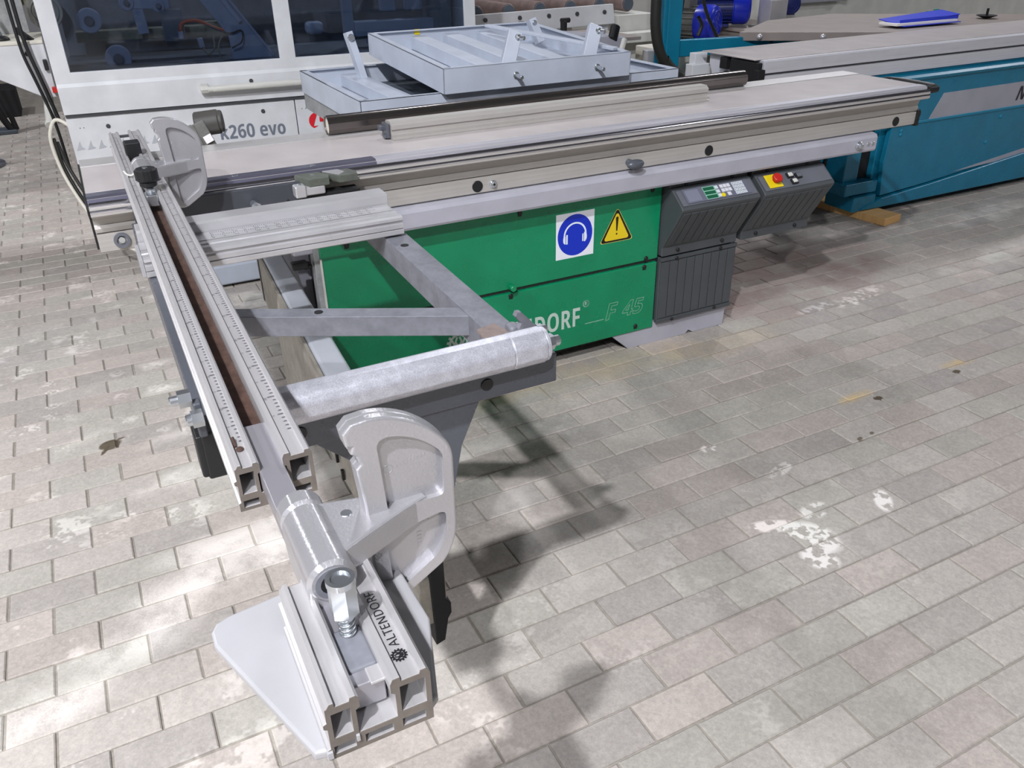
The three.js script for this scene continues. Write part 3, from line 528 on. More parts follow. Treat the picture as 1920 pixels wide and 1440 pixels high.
// ---------------------------------------------------------------- long crosscut fence with its scales and telescopic end
const fenceOuter = [[0.056, 0.910], [0.146, 0.910], [0.146, 0.965], [0.143, 0.970], [0.138, 0.970], [0.137, 0.9665], [0.121, 0.9665], [0.1205, 0.971], [0.1145, 0.971], [0.112, 0.966], [0.112, 0.957], [0.1155, 0.955], [0.1155, 0.928], [0.0825, 0.928], [0.0825, 0.955], [0.086, 0.957], [0.086, 0.967], [0.0835, 0.970], [0.079, 0.970], [0.0782, 0.9665], [0.0665, 0.9665], [0.066, 0.971], [0.0625, 0.971], [0.0600, 0.967], [0.0585, 0.967], [0.0585, 0.952], [0.0555, 0.951], [0.0555, 0.947], [0.0585, 0.945], [0.0585, 0.922], [0.056, 0.921]];
const fenceHoles = [[[0.0625, 0.932], [0.0625, 0.960], [0.0785, 0.960], [0.0785, 0.932]], [[0.1195, 0.932], [0.1195, 0.961], [0.1415, 0.961], [0.1415, 0.932]], [[0.061, 0.914], [0.061, 0.9235], [0.079, 0.9235], [0.079, 0.914]], [[0.087, 0.914], [0.087, 0.9235], [0.111, 0.9235], [0.111, 0.914]], [[0.119, 0.914], [0.119, 0.9235], [0.1395, 0.9235], [0.1395, 0.914]]];
{
  const f = thing('crosscut_fence', 'long aluminium crosscut fence with two printed rulers, running from the table towards the viewer', 'fence');
  obj('main_profile', [extZ(fenceOuter, -2.80, -0.815, { holes: fenceHoles, bevel: 0.0004, seg: 1 })], M.alu, f);
  obj('slot_floor', [bx(0.0835, 0.1145, 0.9282, 0.9302, -2.79, -0.86, 0)], M.brown, f);
  for (const [x, w, y] of [[0.0725, 0.0105, 0.9672], [0.1292, 0.0145, 0.9672]]) {
    const s = decal('printed_ruler', 1.86, w, 1050, (k, cw, ch) => { k.clearRect(0, 0, cw, ch); ruler(k, cw, ch, 190); }, f);
    s.rotation.set(-Math.PI / 2, 0, -Math.PI / 2); s.position.set(x, y, -1.80);
  }
  // flat bar that carries the telescopic end
  const ebar = obj('extension_bar', [bx(0.0845, 0.1135, 0.931, 0.958, -0.92, -0.47, 0.002)], M.extBar, f);
  const exEnd = obj('extension_profile', [extZ(fenceOuter.map(([x, y]) => [x, y]), -0.602, -0.452, { holes: fenceHoles, bevel: 0.0004, seg: 1 })], M.alu, f);
  const lg = decal('maker_print', 0.092, 0.0155, 7600, (k, w, h) => {
    k.fillStyle = '#17171a'; gear(k, h * 0.52, h * 0.5, h * 0.46, '#17171a'); k.font = `${Math.round(h * 0.72)}px sans-serif`; k.save(); k.translate(h * 1.18, h * 0.77); const m = k.measureText('ALTENDORF').width; k.scale((w - h * 1.25) / m, 1); k.fillText('ALTENDORF', 0, 0); k.restore();
  }, exEnd);
  lg.rotation.set(-Math.PI / 2, 0, Math.PI / 2); lg.position.set(0.1292, 0.9673, -0.515);
  obj('nut_block', [bx(0.0835, 0.113, 0.936, 0.961, -0.535, -0.484, 0.004)], M.slateDusty, exEnd);
  obj('clamp_tongue', [bx(0.1005, 0.1135, 0.9575, 0.9605, -0.484, -0.466, 0.001)], M.alu, exEnd);
  obj('chip', [bx(0.0795, 0.0825, 0.921, 0.928, -0.453, -0.449, 0.0005)], M.whitePlate, exEnd); obj('chip', [bx(0.0545, 0.0595, 0.913, 0.921, -0.454, -0.449, 0.0005)], M.whitePlate, exEnd);
  // white wedge shaped support plate under the end
  obj('support_plate', [extY([[-0.006, -0.640], [0.000, -0.650], [0.012, -0.655], [0.170, -0.675], [0.184, -0.668], [0.186, -0.56], [0.158, -0.472], [0.150, -0.466], [0.056, -0.462], [0.047, -0.464], [-0.006, -0.622]], 0.899, 0.9095, { bevel: 0.003, seg: 3 })], M.whitePlate, f);
  obj('thread_screw', [rod([0.1005, 0.955, -0.527], [0.1005, 0.990, -0.527], 0.0058, 14), ...[0, 1, 2, 3, 4].map((i) => new THREE.TorusGeometry(0.0062, 0.0016, 8, 20).rotateX(Math.PI / 2).rotateZ(0.18).translate(0.1005, 0.963 + i * 0.0055, -0.527))], M.zinc, f);
  obj('long_nut', [toFlat(cyl([0.1005, 0.985, -0.527], [0.1005, 1.0215, -0.527], 0.0125, 6)), pipe([0.1005, 1.018, -0.527], [0.1005, 1.024, -0.527], 0.0125, 0.0085, 28)], M.zinc, f);
  for (const [z, p] of [[-0.8149, f], [-0.4519, exEnd]]) obj('sawn_end', [extZ(fenceOuter, z, z + 0.0008, { holes: fenceHoles })], M.cutEnd, p);
  // pin near the fence end
  obj('set_pin', [new THREE.SphereGeometry(0.0045, 14, 10).scale(1, 0.5, 1.2).translate(0.0725, 0.9675, -0.855), rod([0.0690, 0.9675, -0.862], [0.0690, 0.9715, -0.878], 0.0018, 8)], M.brown, f);
  // black carrier block near the far end
  obj('carrier_block', [bx(0.082, 0.122, 0.945, 1.002, -2.50, -2.455, 0.004)], M.black, f);
  obj('cross_pin', [bx(0.086, 0.112, 0.956, 0.961, -2.79, -2.77, 0.001)], M.seam, f);
}

// ---------------------------------------------------------------- the two cast flip stops
function flipStop(z, label, turned) {
  const t = thing('flip_stop', label, 'stop', [0, 0, z], 'cast flip stops on the fence');
  const out = new THREE.Shape();
  out.moveTo(0.1435, 1.079); out.lineTo(0.1415, 1.093); out.lineTo(0.150, 1.1015); out.lineTo(0.165, 1.103);
  out.bezierCurveTo(0.192, 1.103, 0.222, 1.086, 0.240, 1.060); out.quadraticCurveTo(0.2475, 1.050, 0.248, 1.034); out.lineTo(0.2475, 0.955);
  out.quadraticCurveTo(0.246, 0.925, 0.229, 0.907); out.lineTo(0.192, 0.884); out.quadraticCurveTo(0.170, 0.874, 0.160, 0.890); out.lineTo(0.1545, 0.940); out.lineTo(0.1545, 0.975); out.lineTo(0.1535, 1.012); out.lineTo(0.1500, 1.052); out.lineTo(0.1545, 1.056); out.lineTo(0.1515, 1.066); out.lineTo(0.1470, 1.070); out.lineTo(0.1485, 1.077);
  out.closePath();
  const h1 = (p) => { p.moveTo(0.173, 1.000); p.lineTo(0.169, 1.070); p.quadraticCurveTo(0.170, 1.082, 0.184, 1.082); p.quadraticCurveTo(0.212, 1.078, 0.2335, 1.053); p.quadraticCurveTo(0.2395, 1.046, 0.2395, 1.036); p.lineTo(0.2385, 1.000); p.quadraticCurveTo(0.238, 0.992, 0.228, 0.992); p.lineTo(0.180, 0.994); p.quadraticCurveTo(0.174, 0.994, 0.173, 1.000); };
  const h2 = (p) => { p.moveTo(0.171, 0.903); p.lineTo(0.168, 0.962); p.quadraticCurveTo(0.169, 0.968, 0.180, 0.969); p.lineTo(0.228, 0.977); p.quadraticCurveTo(0.2385, 0.977, 0.2385, 0.967); p.lineTo(0.238, 0.948); p.quadraticCurveTo(0.234, 0.928, 0.221, 0.916); p.lineTo(0.185, 0.892); p.quadraticCurveTo(0.174, 0.888, 0.171, 0.903); };
  for (const h of [h1, h2]) { const p = new THREE.Path(); h(p); out.holes.push(p); }
  const solid = out.clone(); solid.holes = [];
  const plate = obj('cast_plate', [ext(solid, 0.0125, { bevel: 0.003, seg: 3, curve: 16 }).translate(0, 0, -0.0205), ext(out, 0.0125, { bevel: 0.0028, seg: 3, curve: 16 }).translate(0, 0, -0.0105)], M.castAlu, t);
  obj('embossed_mark', [new THREE.TorusGeometry(0.0046, 0.0008, 6, 24).translate(0.1835, 1.0365, -0.0085), ...Array.from('ALTENDORF').map((c, i) => bx(0.190 + i * 0.0037, 0.1925 + i * 0.0037, 1.0355 + i * 0.0006, 1.0395 + i * 0.0006, -0.0088, -0.0078, 0.0003)), ...[0, 1, 2, 3, 4, 5, 6, 7].map((i) => bx(0.186 + i * 0.0048, 0.1892 + i * 0.0048, 0.957 + i * 0.0006, 0.962 + i * 0.0006, -0.0088, -0.0074, 0.0004)), ...[0, 1, 2, 3, 4].map((i) => bx(0.206, 0.211, 0.948 - i * 0.0048, 0.9508 - i * 0.0048, -0.0088, -0.0076, 0.0004))], M.castAlu, plate);
  // arm between pivot barrel and plate
  obj('arm', [extY([[0.100, -0.046], [0.156, -0.034], [0.176, -0.020], [0.218, -0.012], [0.218, -0.003], [0.190, 0.008], [0.150, 0.026], [0.100, 0.050]], 0.966, 0.997, { bevel: 0.004, seg: 3 })], M.castAlu, t);
  const barrel = obj('pivot_barrel', [rod([0.102, 0.984, -0.036], [0.102, 0.984, 0.062], 0.0232, 36), extZ([[0.0815, 0.935], [0.1135, 0.935], [0.1235, 0.972], [0.123, 0.986], [0.081, 0.986], [0.0795, 0.972]], -0.040, 0.060, { bevel: 0.002 })], M.castAlu, t);
  obj('sleeve', [rod([0.102, 0.984, -0.062], [0.102, 0.984, -0.0365], 0.0230, 36)], M.castAlu, barrel);
  obj('bore', [pipe([0.102, 0.984, 0.060], [0.102, 0.984, 0.0632], 0.0165, 0.0115, 32)], M.slateDusty, barrel);
  obj('bore_inner', [cyl([0.102, 0.984, 0.060], [0.102, 0.984, 0.0625], 0.0115, 24)], M.blackMatte, barrel);
  obj('screw', [rod([0.138, 0.9955, -0.012], [0.138, 0.998, -0.012], 0.0058, 18)], M.zinc, t);
  if (turned) {
    obj('clamp_knob', [rod([0.100, 0.995, 0.148], [0.100, 1.024, 0.148], 0.0245, 30), rod([0.100, 0.982, 0.148], [0.100, 0.996, 0.148], 0.019, 24), ...Array.from({ length: 10 }, (_, i) => cyl([0.100 + 0.0235 * Math.cos(i * 0.628), 0.998, 0.148 + 0.0235 * Math.sin(i * 0.628)], [0.100 + 0.0235 * Math.cos(i * 0.628), 1.021, 0.148 + 0.0235 * Math.sin(i * 0.628)], 0.0018, 8))], M.black, t);
    obj('knob_insert', [rod([0.100, 1.0235, 0.148], [0.100, 1.026, 0.148], 0.006, 16)], M.zinc, t);
    obj('stud', [rod([0.1005, 0.955, 0.150], [0.1005, 0.985, 0.150], 0.0055, 14), bx(0.0865, 0.1115, 0.945, 0.972, 0.148, 0.192, 0.003), rod([0.1005, 0.970, 0.160], [0.1005, 0.980, 0.160], 0.010, 16)], M.zinc, t);
    obj('paper_tag', [bx(0.113, 0.128, 0.966, 0.968, 0.095, 0.135, 0.0008)], M.cream, t);
    obj('pointer', [wire([[0.085, 0.975, -0.03], [0.074, 0.972, -0.02], [0.066, 0.973, -0.028], [0.060, 0.978, -0.045]], 0.0025, 20, 8)], M.offWhite, t);
    obj('foot_screw', [rod([0.1620, 0.868, 0.0], [0.1620, 0.886, 0.0], 0.006, 12)], M.slate, t);
  }
  return t;
}
flipStop(-0.630, 'near cast aluminium flip stop on the fence end, beside a shiny long hexagon nut', false);
flipStop(-2.200, 'far cast aluminium flip stop with a black clamp knob, above the sliding table', true);

// ---------------------------------------------------------------- loose metal on the sliding table
{
  const t = thing('steel_tube', 'dark chromed steel tube lying along the sliding table behind the aluminium rail', 'tube');
  obj('tube_wall', [pipe([0.706, 0.9305, -2.738], [2.455, 0.9305, -2.738], 0.0312, 0.0285, 44)], M.tubeSteel, t);
  obj('inside_wood', [cyl([0.712, 0.9305, -2.738], [0.73, 0.9305, -2.738], 0.0280, 28)], M.cream, t);
  const r = thing('rip_fence_rail', 'pale aluminium rail lying on the sliding table in front of the steel tube', 'rail');
  obj('rail_profile', [extX([[-2.620, 0.8992], [-2.552, 0.8992], [-2.552, 0.903], [-2.560, 0.905], [-2.560, 0.914], [-2.566, 0.917], [-2.566, 0.927], [-2.561, 0.930], [-2.561, 0.944], [-2.570, 0.950], [-2.574, 0.954], [-2.612, 0.954], [-2.620, 0.947]], 0.868, 2.135, {})], M.aluFace, r);
  obj('end_piece', [bx(0.855, 0.867, 0.902, 0.948, -2.622, -2.570, 0.004), bx(0.842, 0.858, 0.922, 0.938, -2.628, -2.600, 0.004), bx(0.848, 0.86, 0.902, 0.915, -2.60, -2.575, 0.003)], M.slate, r);
  const h = thing('rubber_handle', 'dark grey rubber grip on a flat bracket standing behind the sliding table', 'handle');
  obj('bracket', [bar([0.352, 0.865, -2.822], [0.316, 0.965, -2.828], 0.045, 0.014, [0.2, 0.1, 1]), bar([0.328, 0.865, -2.818], [0.296, 0.960, -2.826], 0.012, 0.03, [0.2, 0.1, 1])], M.motorGrey, h);
  obj('label', [bar([0.346, 0.905, -2.8125], [0.338, 0.927, -2.8145], 0.026, 0.003, [0.2, 0.1, 1], 0)], M.paper, h);
  obj('grip', [rod([0.318, 0.952, -2.872], [0.392, 0.958, -2.855], 0.038, 30), rod([0.385, 0.958, -2.856], [0.402, 0.959, -2.852], 0.034, 30)], M.rubber, h);
  // small hall floor offcut keeps its own shape elsewhere
}

// ---------------------------------------------------------------- stacked steel trays (folded frames) behind the table
function tray(label, w, d, h, ribs, m, parts) {          // local: x across, front at z = 0, goes back to -d
  const t = thing('steel_tray', label, 'tray', [0, 0, 0], 'steel trays stacked behind the table');
  const T = 0.004;
  const g = obj('front_flange', [bx(0, w, 0, h, -T, 0, 0.001), bx(0, w, h - T, h, -0.02, 0, 0.001)], m, t);
  obj('rear_flange', [bx(0, w, 0, h, -d, -d + T, 0.001), bx(0, w, h - T, h, -d, -d + 0.02, 0.001)], m, t);
  obj('left_flange', [bx(0, T, 0, h, -d, 0, 0.001), bx(0, 0.03, h - T, h, -d, 0, 0.001)], m, t);
  obj('right_flange', [bx(w - T, w, 0, h, -d, 0, 0.001), bx(w - 0.03, w, h - T, h, -d, 0, 0.001)], m, t);
  obj('bottom_sheet', [bx(0.003, w - 0.003, 0.004, 0.008, -d + 0.003, -0.003, 0)], m, t);
  for (const [x0, x1, y] of ribs) obj('rib', [bx(x0, x1, 0.01, y, -d + 0.006, -0.006, 0.004)], m, t);
  parts?.(t, g); return t;
}
{
  const base = tray('raw grey steel tray at the bottom of the stack, mostly hidden', 1.30, 0.84, 0.068, [], M.trayRaw, (t, g) => {
    for (const x of [0.1]) obj('bolt', [...bolt([x, 0.04, 0.0], [0, 0, 1], 0.02, 0.014, 0.0), rod([x, 0.04, 0.012], [x, 0.04, 0.034], 0.014, 18)], M.zinc, g);
  });
  base.position.set(0.912, 0.787, -3.02);
  const low = tray('wide light grey steel tray lying under the smaller tilted tray', 1.42, 0.86, 0.092, [[0.18, 0.27, 0.062]], M.tray, (t, g) => {
    for (const [x, r] of [[0.53, 0.017], [1.27, 0.017]]) obj('bolt', [rod([x, 0.03, 0.0], [x, 0.03, 0.006], r * 1.3, 24), ...bolt([x, 0.03, 0.004], [0, 0, 1], r, 0.012), rod([x, 0.03, 0.015], [x, 0.03, 0.04], r * 0.7, 16)], M.zinc, g);
    const s = obj('strut', [bar([0.245, 0.05, -0.72], [0.205, 0.245, -0.755], 0.030, 0.050, [0, 0.2, 1])], M.tray, t); obj('strut_bolt', [rod([0.209, 0.225, -0.728], [0.208, 0.226, -0.716], 0.015, 18)], M.zinc, s);
    obj('dark_sheet', [bx(0.30, 0.62, 0.010, 0.014, -0.85, -0.05, 0)], M.trayDark, t);  // dark sheet on the tray bottom, below the upper tray
    obj('rib', [bx(1.30, 1.36, 0.01, 0.062, -0.83, -0.01, 0.004)], M.tray, t);
  });
  low.position.set(0.905, 0.8565, -2.995);
  const top = tray('smaller light grey steel tray with raised struts, tilted on top of the stack', 0.825, 0.86, 0.092, [[0.20, 0.275, 0.066], [0.36, 0.435, 0.066], [0.53, 0.60, 0.066]], M.tray, (t, g) => {
    for (const x of [0.30, 0.665]) obj('bolt', [rod([x, 0.045, 0.0], [x, 0.045, 0.006], 0.013, 18), rod([x, 0.045, 0.005], [x, 0.045, 0.052], 0.0075, 14)], M.zinc, g);
    for (const [x, z] of [[0.265, -0.03], [0.63, -0.03]]) { const s = obj('strut', [bar([x, 0.03, z], [x + 0.085, 0.178, z - 0.08], 0.036, 0.055, [1, 0, 0.1], 0.004)], M.tray, t); obj('strut_bolt', [rod([x + 0.083, 0.162, z - 0.065], [x + 0.098, 0.164, z - 0.025], 0.0085, 14), rod([x + 0.083, 0.162, z - 0.06], [x + 0.088, 0.163, z - 0.046], 0.014, 18)], M.zinc, s); }
    const s2 = obj('strut', [bar([0.735, 0.04, -0.60], [0.705, 0.135, -0.64], 0.045, 0.035, [1, 0.2, 0])], M.tray, t); obj('strut_bolt', [rod([0.708, 0.125, -0.62], [0.708, 0.125, -0.605], 0.012, 14)], M.zinc, s2);
    obj('hem', [bar([0.55, 0.10, -0.78], [0.78, 0.098, -0.05], 0.03, 0.012, [0, 1, 0])], M.tray, t);
    obj('tape_mark', [bx(0.22, 0.245, 0.07, 0.0935, -0.8545, -0.8535, 0)], M.yellow, t);
  });
  top.position.set(1.218, 0.948, -2.955); top.rotation.x = 0.055;
}

// ---------------------------------------------------------------- white edge bander on the left, behind the trays
{
  const e = thing('edge_bander', 'large white edge banding machine with dark tinted windows, behind the sliding table on the left', 'machine', [-0.07, 0, -4.4]);
  e.rotation.y = -0.087;
  const W = 2.015;
  obj('lower_cabinet', [bx(0, 1.038, 0.27, 0.754, -0.42, 0.0, 0.003), bx(1.042, W, 0.27, 0.754, -0.42, 0.0, 0.003)], M.white, e);
  obj('skirt', [extX([[-0.02, 0.768], [0.012, 0.768], [0.012, 0.885], [0.004, 0.90], [-0.02, 0.90]], 0, W, { bevel: 0.002 })], M.white, e);
  obj('dark_seam', [bx(0.004, W - 0.004, 0.752, 0.770, -0.05, 0.006, 0)], M.seam, e);
  // hood frame round two windows
  const hood = obj('hood_frame', [extZ([[0, 0.89], [W, 0.89], [W, 1.60], [0, 1.60]], -0.02, 0.004, { holes: [[[0.070, 0.946], [0.999, 0.946], [0.999, 1.50], [0.070, 1.50]], [[1.075, 0.946], [1.955, 0.946], [1.955, 1.50], [1.075, 1.50]]], bevel: 0.002 }), bx(0, 0.012, 0.89, 1.60, -0.42, -0.01), bx(W - 0.012, W, 0.89, 1.60, -0.42, -0.01)], M.white, e);
  obj('pane', [bx(0.071, 0.998, 0.947, 1.499, -0.012, -0.008, 0)], M.pane, hood); obj('pane', [bx(1.076, 1.954, 0.947, 1.499, -0.012, -0.008, 0)], M.pane, hood);
  obj('back_wall', [bx(0.012, W - 0.012, 0.76, 1.35, -0.92, -0.90, 0)], M.insideDark, e);
  // what stands behind the panes
  const works = obj('machine_bed', [bx(0.02, 1.99, 0.78, 0.93, -0.80, -0.10)], M.insideDark, e);
  obj('belt_rail', [bx(0.10, 0.70, 1.03, 1.075, -0.50, -0.40), bx(0.70, 0.82, 1.02, 1.09, -0.5, -0.42)], M.insideOlive, works);
  for (const [x, y, r] of [[0.18, 1.13, 0.055], [0.27, 0.955, 0.060], [0.36, 1.20, 0.035], [0.50, 1.18, 0.03]]) { const d = obj('drive_roller', [rod([x, y, -0.36], [x, y, -0.31], r, 32)], M.insideGrey, works); obj('hub', [rod([x, y, -0.312], [x, y, -0.295], r * 0.4, 20)], M.insideDark, d); }
  obj('pressure_arm', [bar([0.40, 1.22, -0.33], [0.41, 1.06, -0.33], 0.02, 0.05), bar([0.33, 1.20, -0.33], [0.55, 1.19, -0.33], 0.03, 0.05)], M.insideGrey, works);
  obj('glue_block', [bx(0.50, 0.60, 1.02, 1.16, -0.42, -0.30)], M.insideDark, works);
  obj('fitting', [rod([0.575, 1.03, -0.29], [0.575, 1.065, -0.29], 0.012, 14), rod([0.665, 0.985, -0.29], [0.660, 1.03, -0.29], 0.014, 14)], M.insideGrey, works);
  obj('orange_hose', [wire([[0.575, 1.06, -0.29], [0.59, 1.10, -0.28], [0.66, 1.11, -0.28], [0.75, 1.07, -0.26], [0.79, 1.06, -0.26]], 0.008)], M.orange, works);
  obj('pale_hose', [wire([[0.665, 0.985, -0.29], [0.69, 0.955, -0.28], [0.72, 0.98, -0.27], [0.725, 1.05, -0.27]], 0.005), wire([[0.78, 1.05, -0.26], [0.745, 1.0, -0.26], [0.74, 0.93, -0.26]], 0.004)], M.insideOlive, works);
  obj('black_cable', [wire([[0.70, 1.09, -0.25], [0.80, 1.05, -0.22], [0.86, 1.06, -0.22], [0.85, 1.01, -0.2], [0.80, 0.985, -0.2]], 0.004)], M.black, works);
  obj('slanted_guard', [extZ([[0.63, 1.30], [0.76, 1.30], [1.0, 0.93], [0.80, 0.93], [0.795, 1.04]], -0.24, -0.23, {}), bar([0.77, 1.28, -0.225], [1.0, 0.935, -0.225], 0.012, 0.012), bar([0.735, 1.30, -0.235], [0.86, 1.10, -0.215], 0.012, 0.02)], M.insideGrey, works);
  obj('right_works', [bx(1.45, 1.90, 0.99, 1.06, -0.4, -0.3), bx(1.40, 1.45, 0.93, 1.45, -0.4, -0.34), bx(1.5, 1.93, 0.955, 0.975, -0.3, -0.24), bx(1.18, 1.27, 1.02, 1.08, -0.3, -0.22, 0.02), bx(1.62, 1.70, 1.10, 1.20, -0.45, -0.4), bx(1.76, 1.84, 1.10, 1.22, -0.45, -0.4)], M.insideGrey, works);
  obj('dark_post', [bx(1.88, 1.95, 0.93, 1.5, -0.5, -0.2)], M.trayDark, works);
  // handle bar on the skirt
  const hb = obj('handle_bar', [rod([0.66, 0.838, 0.052], [1.70, 0.838, 0.052], 0.0155, 20)], M.offWhite, e);
  obj('bracket', [extX([[0.010, 0.82], [0.055, 0.822], [0.064, 0.838], [0.055, 0.854], [0.010, 0.86]], 0.605, 0.645, { bevel: 0.006, seg: 3 }), rod([0.64, 0.838, 0.052], [0.665, 0.838, 0.052], 0.0135, 18)], M.offWhite, hb);
  obj('bracket', [extX([[0.010, 0.82], [0.055, 0.822], [0.064, 0.838], [0.055, 0.854], [0.010, 0.86]], 1.70, 1.74, { bevel: 0.006, seg: 3 })], M.offWhite, hb);
  for (const [x, y] of [[0.17, 0.703], [0.88, 0.709], [0.846, 0.856]]) obj('cap_screw', [rod([x, y, y > 0.8 ? 0.01 : -0.002], [x, y, y > 0.8 ? 0.018 : 0.006], 0.0095, 18)], M.seam, e);
  for (const x of [0.050, 0.066, 1.072, 1.09]) obj('pin_hole', [rod([x, 0.704, -0.001], [x, 0.704, 0.0015], 0.0022, 8)], M.black, e);
  const nm = decal('type_lettering', 0.50, 0.115, 1600, (k, w, h) => {
    k.fillStyle = '#6f7681'; k.font = `bold ${Math.round(h * 0.80)}px sans-serif`; const m = k.measureText('k260 evo').width; k.save(); k.translate(w * 0.34, h * 0.82); k.scale(w * 0.65 / m, 1); k.fillText('k260 evo', 0, 0); k.restore();
  }, e);
  nm.position.set(0.735, 0.627, 0.0015);
  const lg = decal('round_red_mark', 0.085, 0.085, 3000, (k, w) => {
    k.fillStyle = '#d8202c'; k.beginPath(); k.arc(w / 2, w / 2, w * 0.47, Math.PI * 0.62, Math.PI * 2.08); k.lineTo(w * 0.28, w * 0.93); k.closePath(); k.fill();
    k.globalCompositeOperation = 'destination-out'; k.beginPath(); k.moveTo(w * 0.60, 0); k.lineTo(w * 0.28, w * 0.80); k.lineTo(w, w * 0.80); k.lineTo(w, w * 0.60); k.lineTo(w * 0.66, w * 0.58); k.lineTo(w * 0.68, 0); k.closePath(); k.fill();
  }, e);
  lg.position.set(1.138, 0.640, 0.0015);
  for (let i = 0; i < 8; i++) {
    const a = decal('grey_corner_mark', 0.036, 0.042, 1600, (k, w, h) => { k.fillStyle = '#b1b4b9'; k.beginPath(); k.moveTo(w * 0.56, 0); k.lineTo(w * 0.66, h * 0.62); k.lineTo(w, h * 0.86); k.lineTo(0, h); k.closePath(); k.fill(); }, e);
    a.position.set(0.031 + i * 0.047, 0.624, 0.0012);
  }
  obj('drawer_front', [bx(0.03, 0.62, 0.32, 0.545, -0.004, 0.003, 0.002)], M.white, e);
  obj('ledge', [bx(0.026, 0.64, 0.548, 0.556, -0.004, 0.010, 0.001)], M.white, e);
  obj('foot', [bx(0.62, 0.72, 0, 0.28, -0.36, -0.26)], M.seam, e); obj('foot', [bx(1.75, 1.85, 0, 0.28, -0.36, -0.26)], M.seam, e);
}

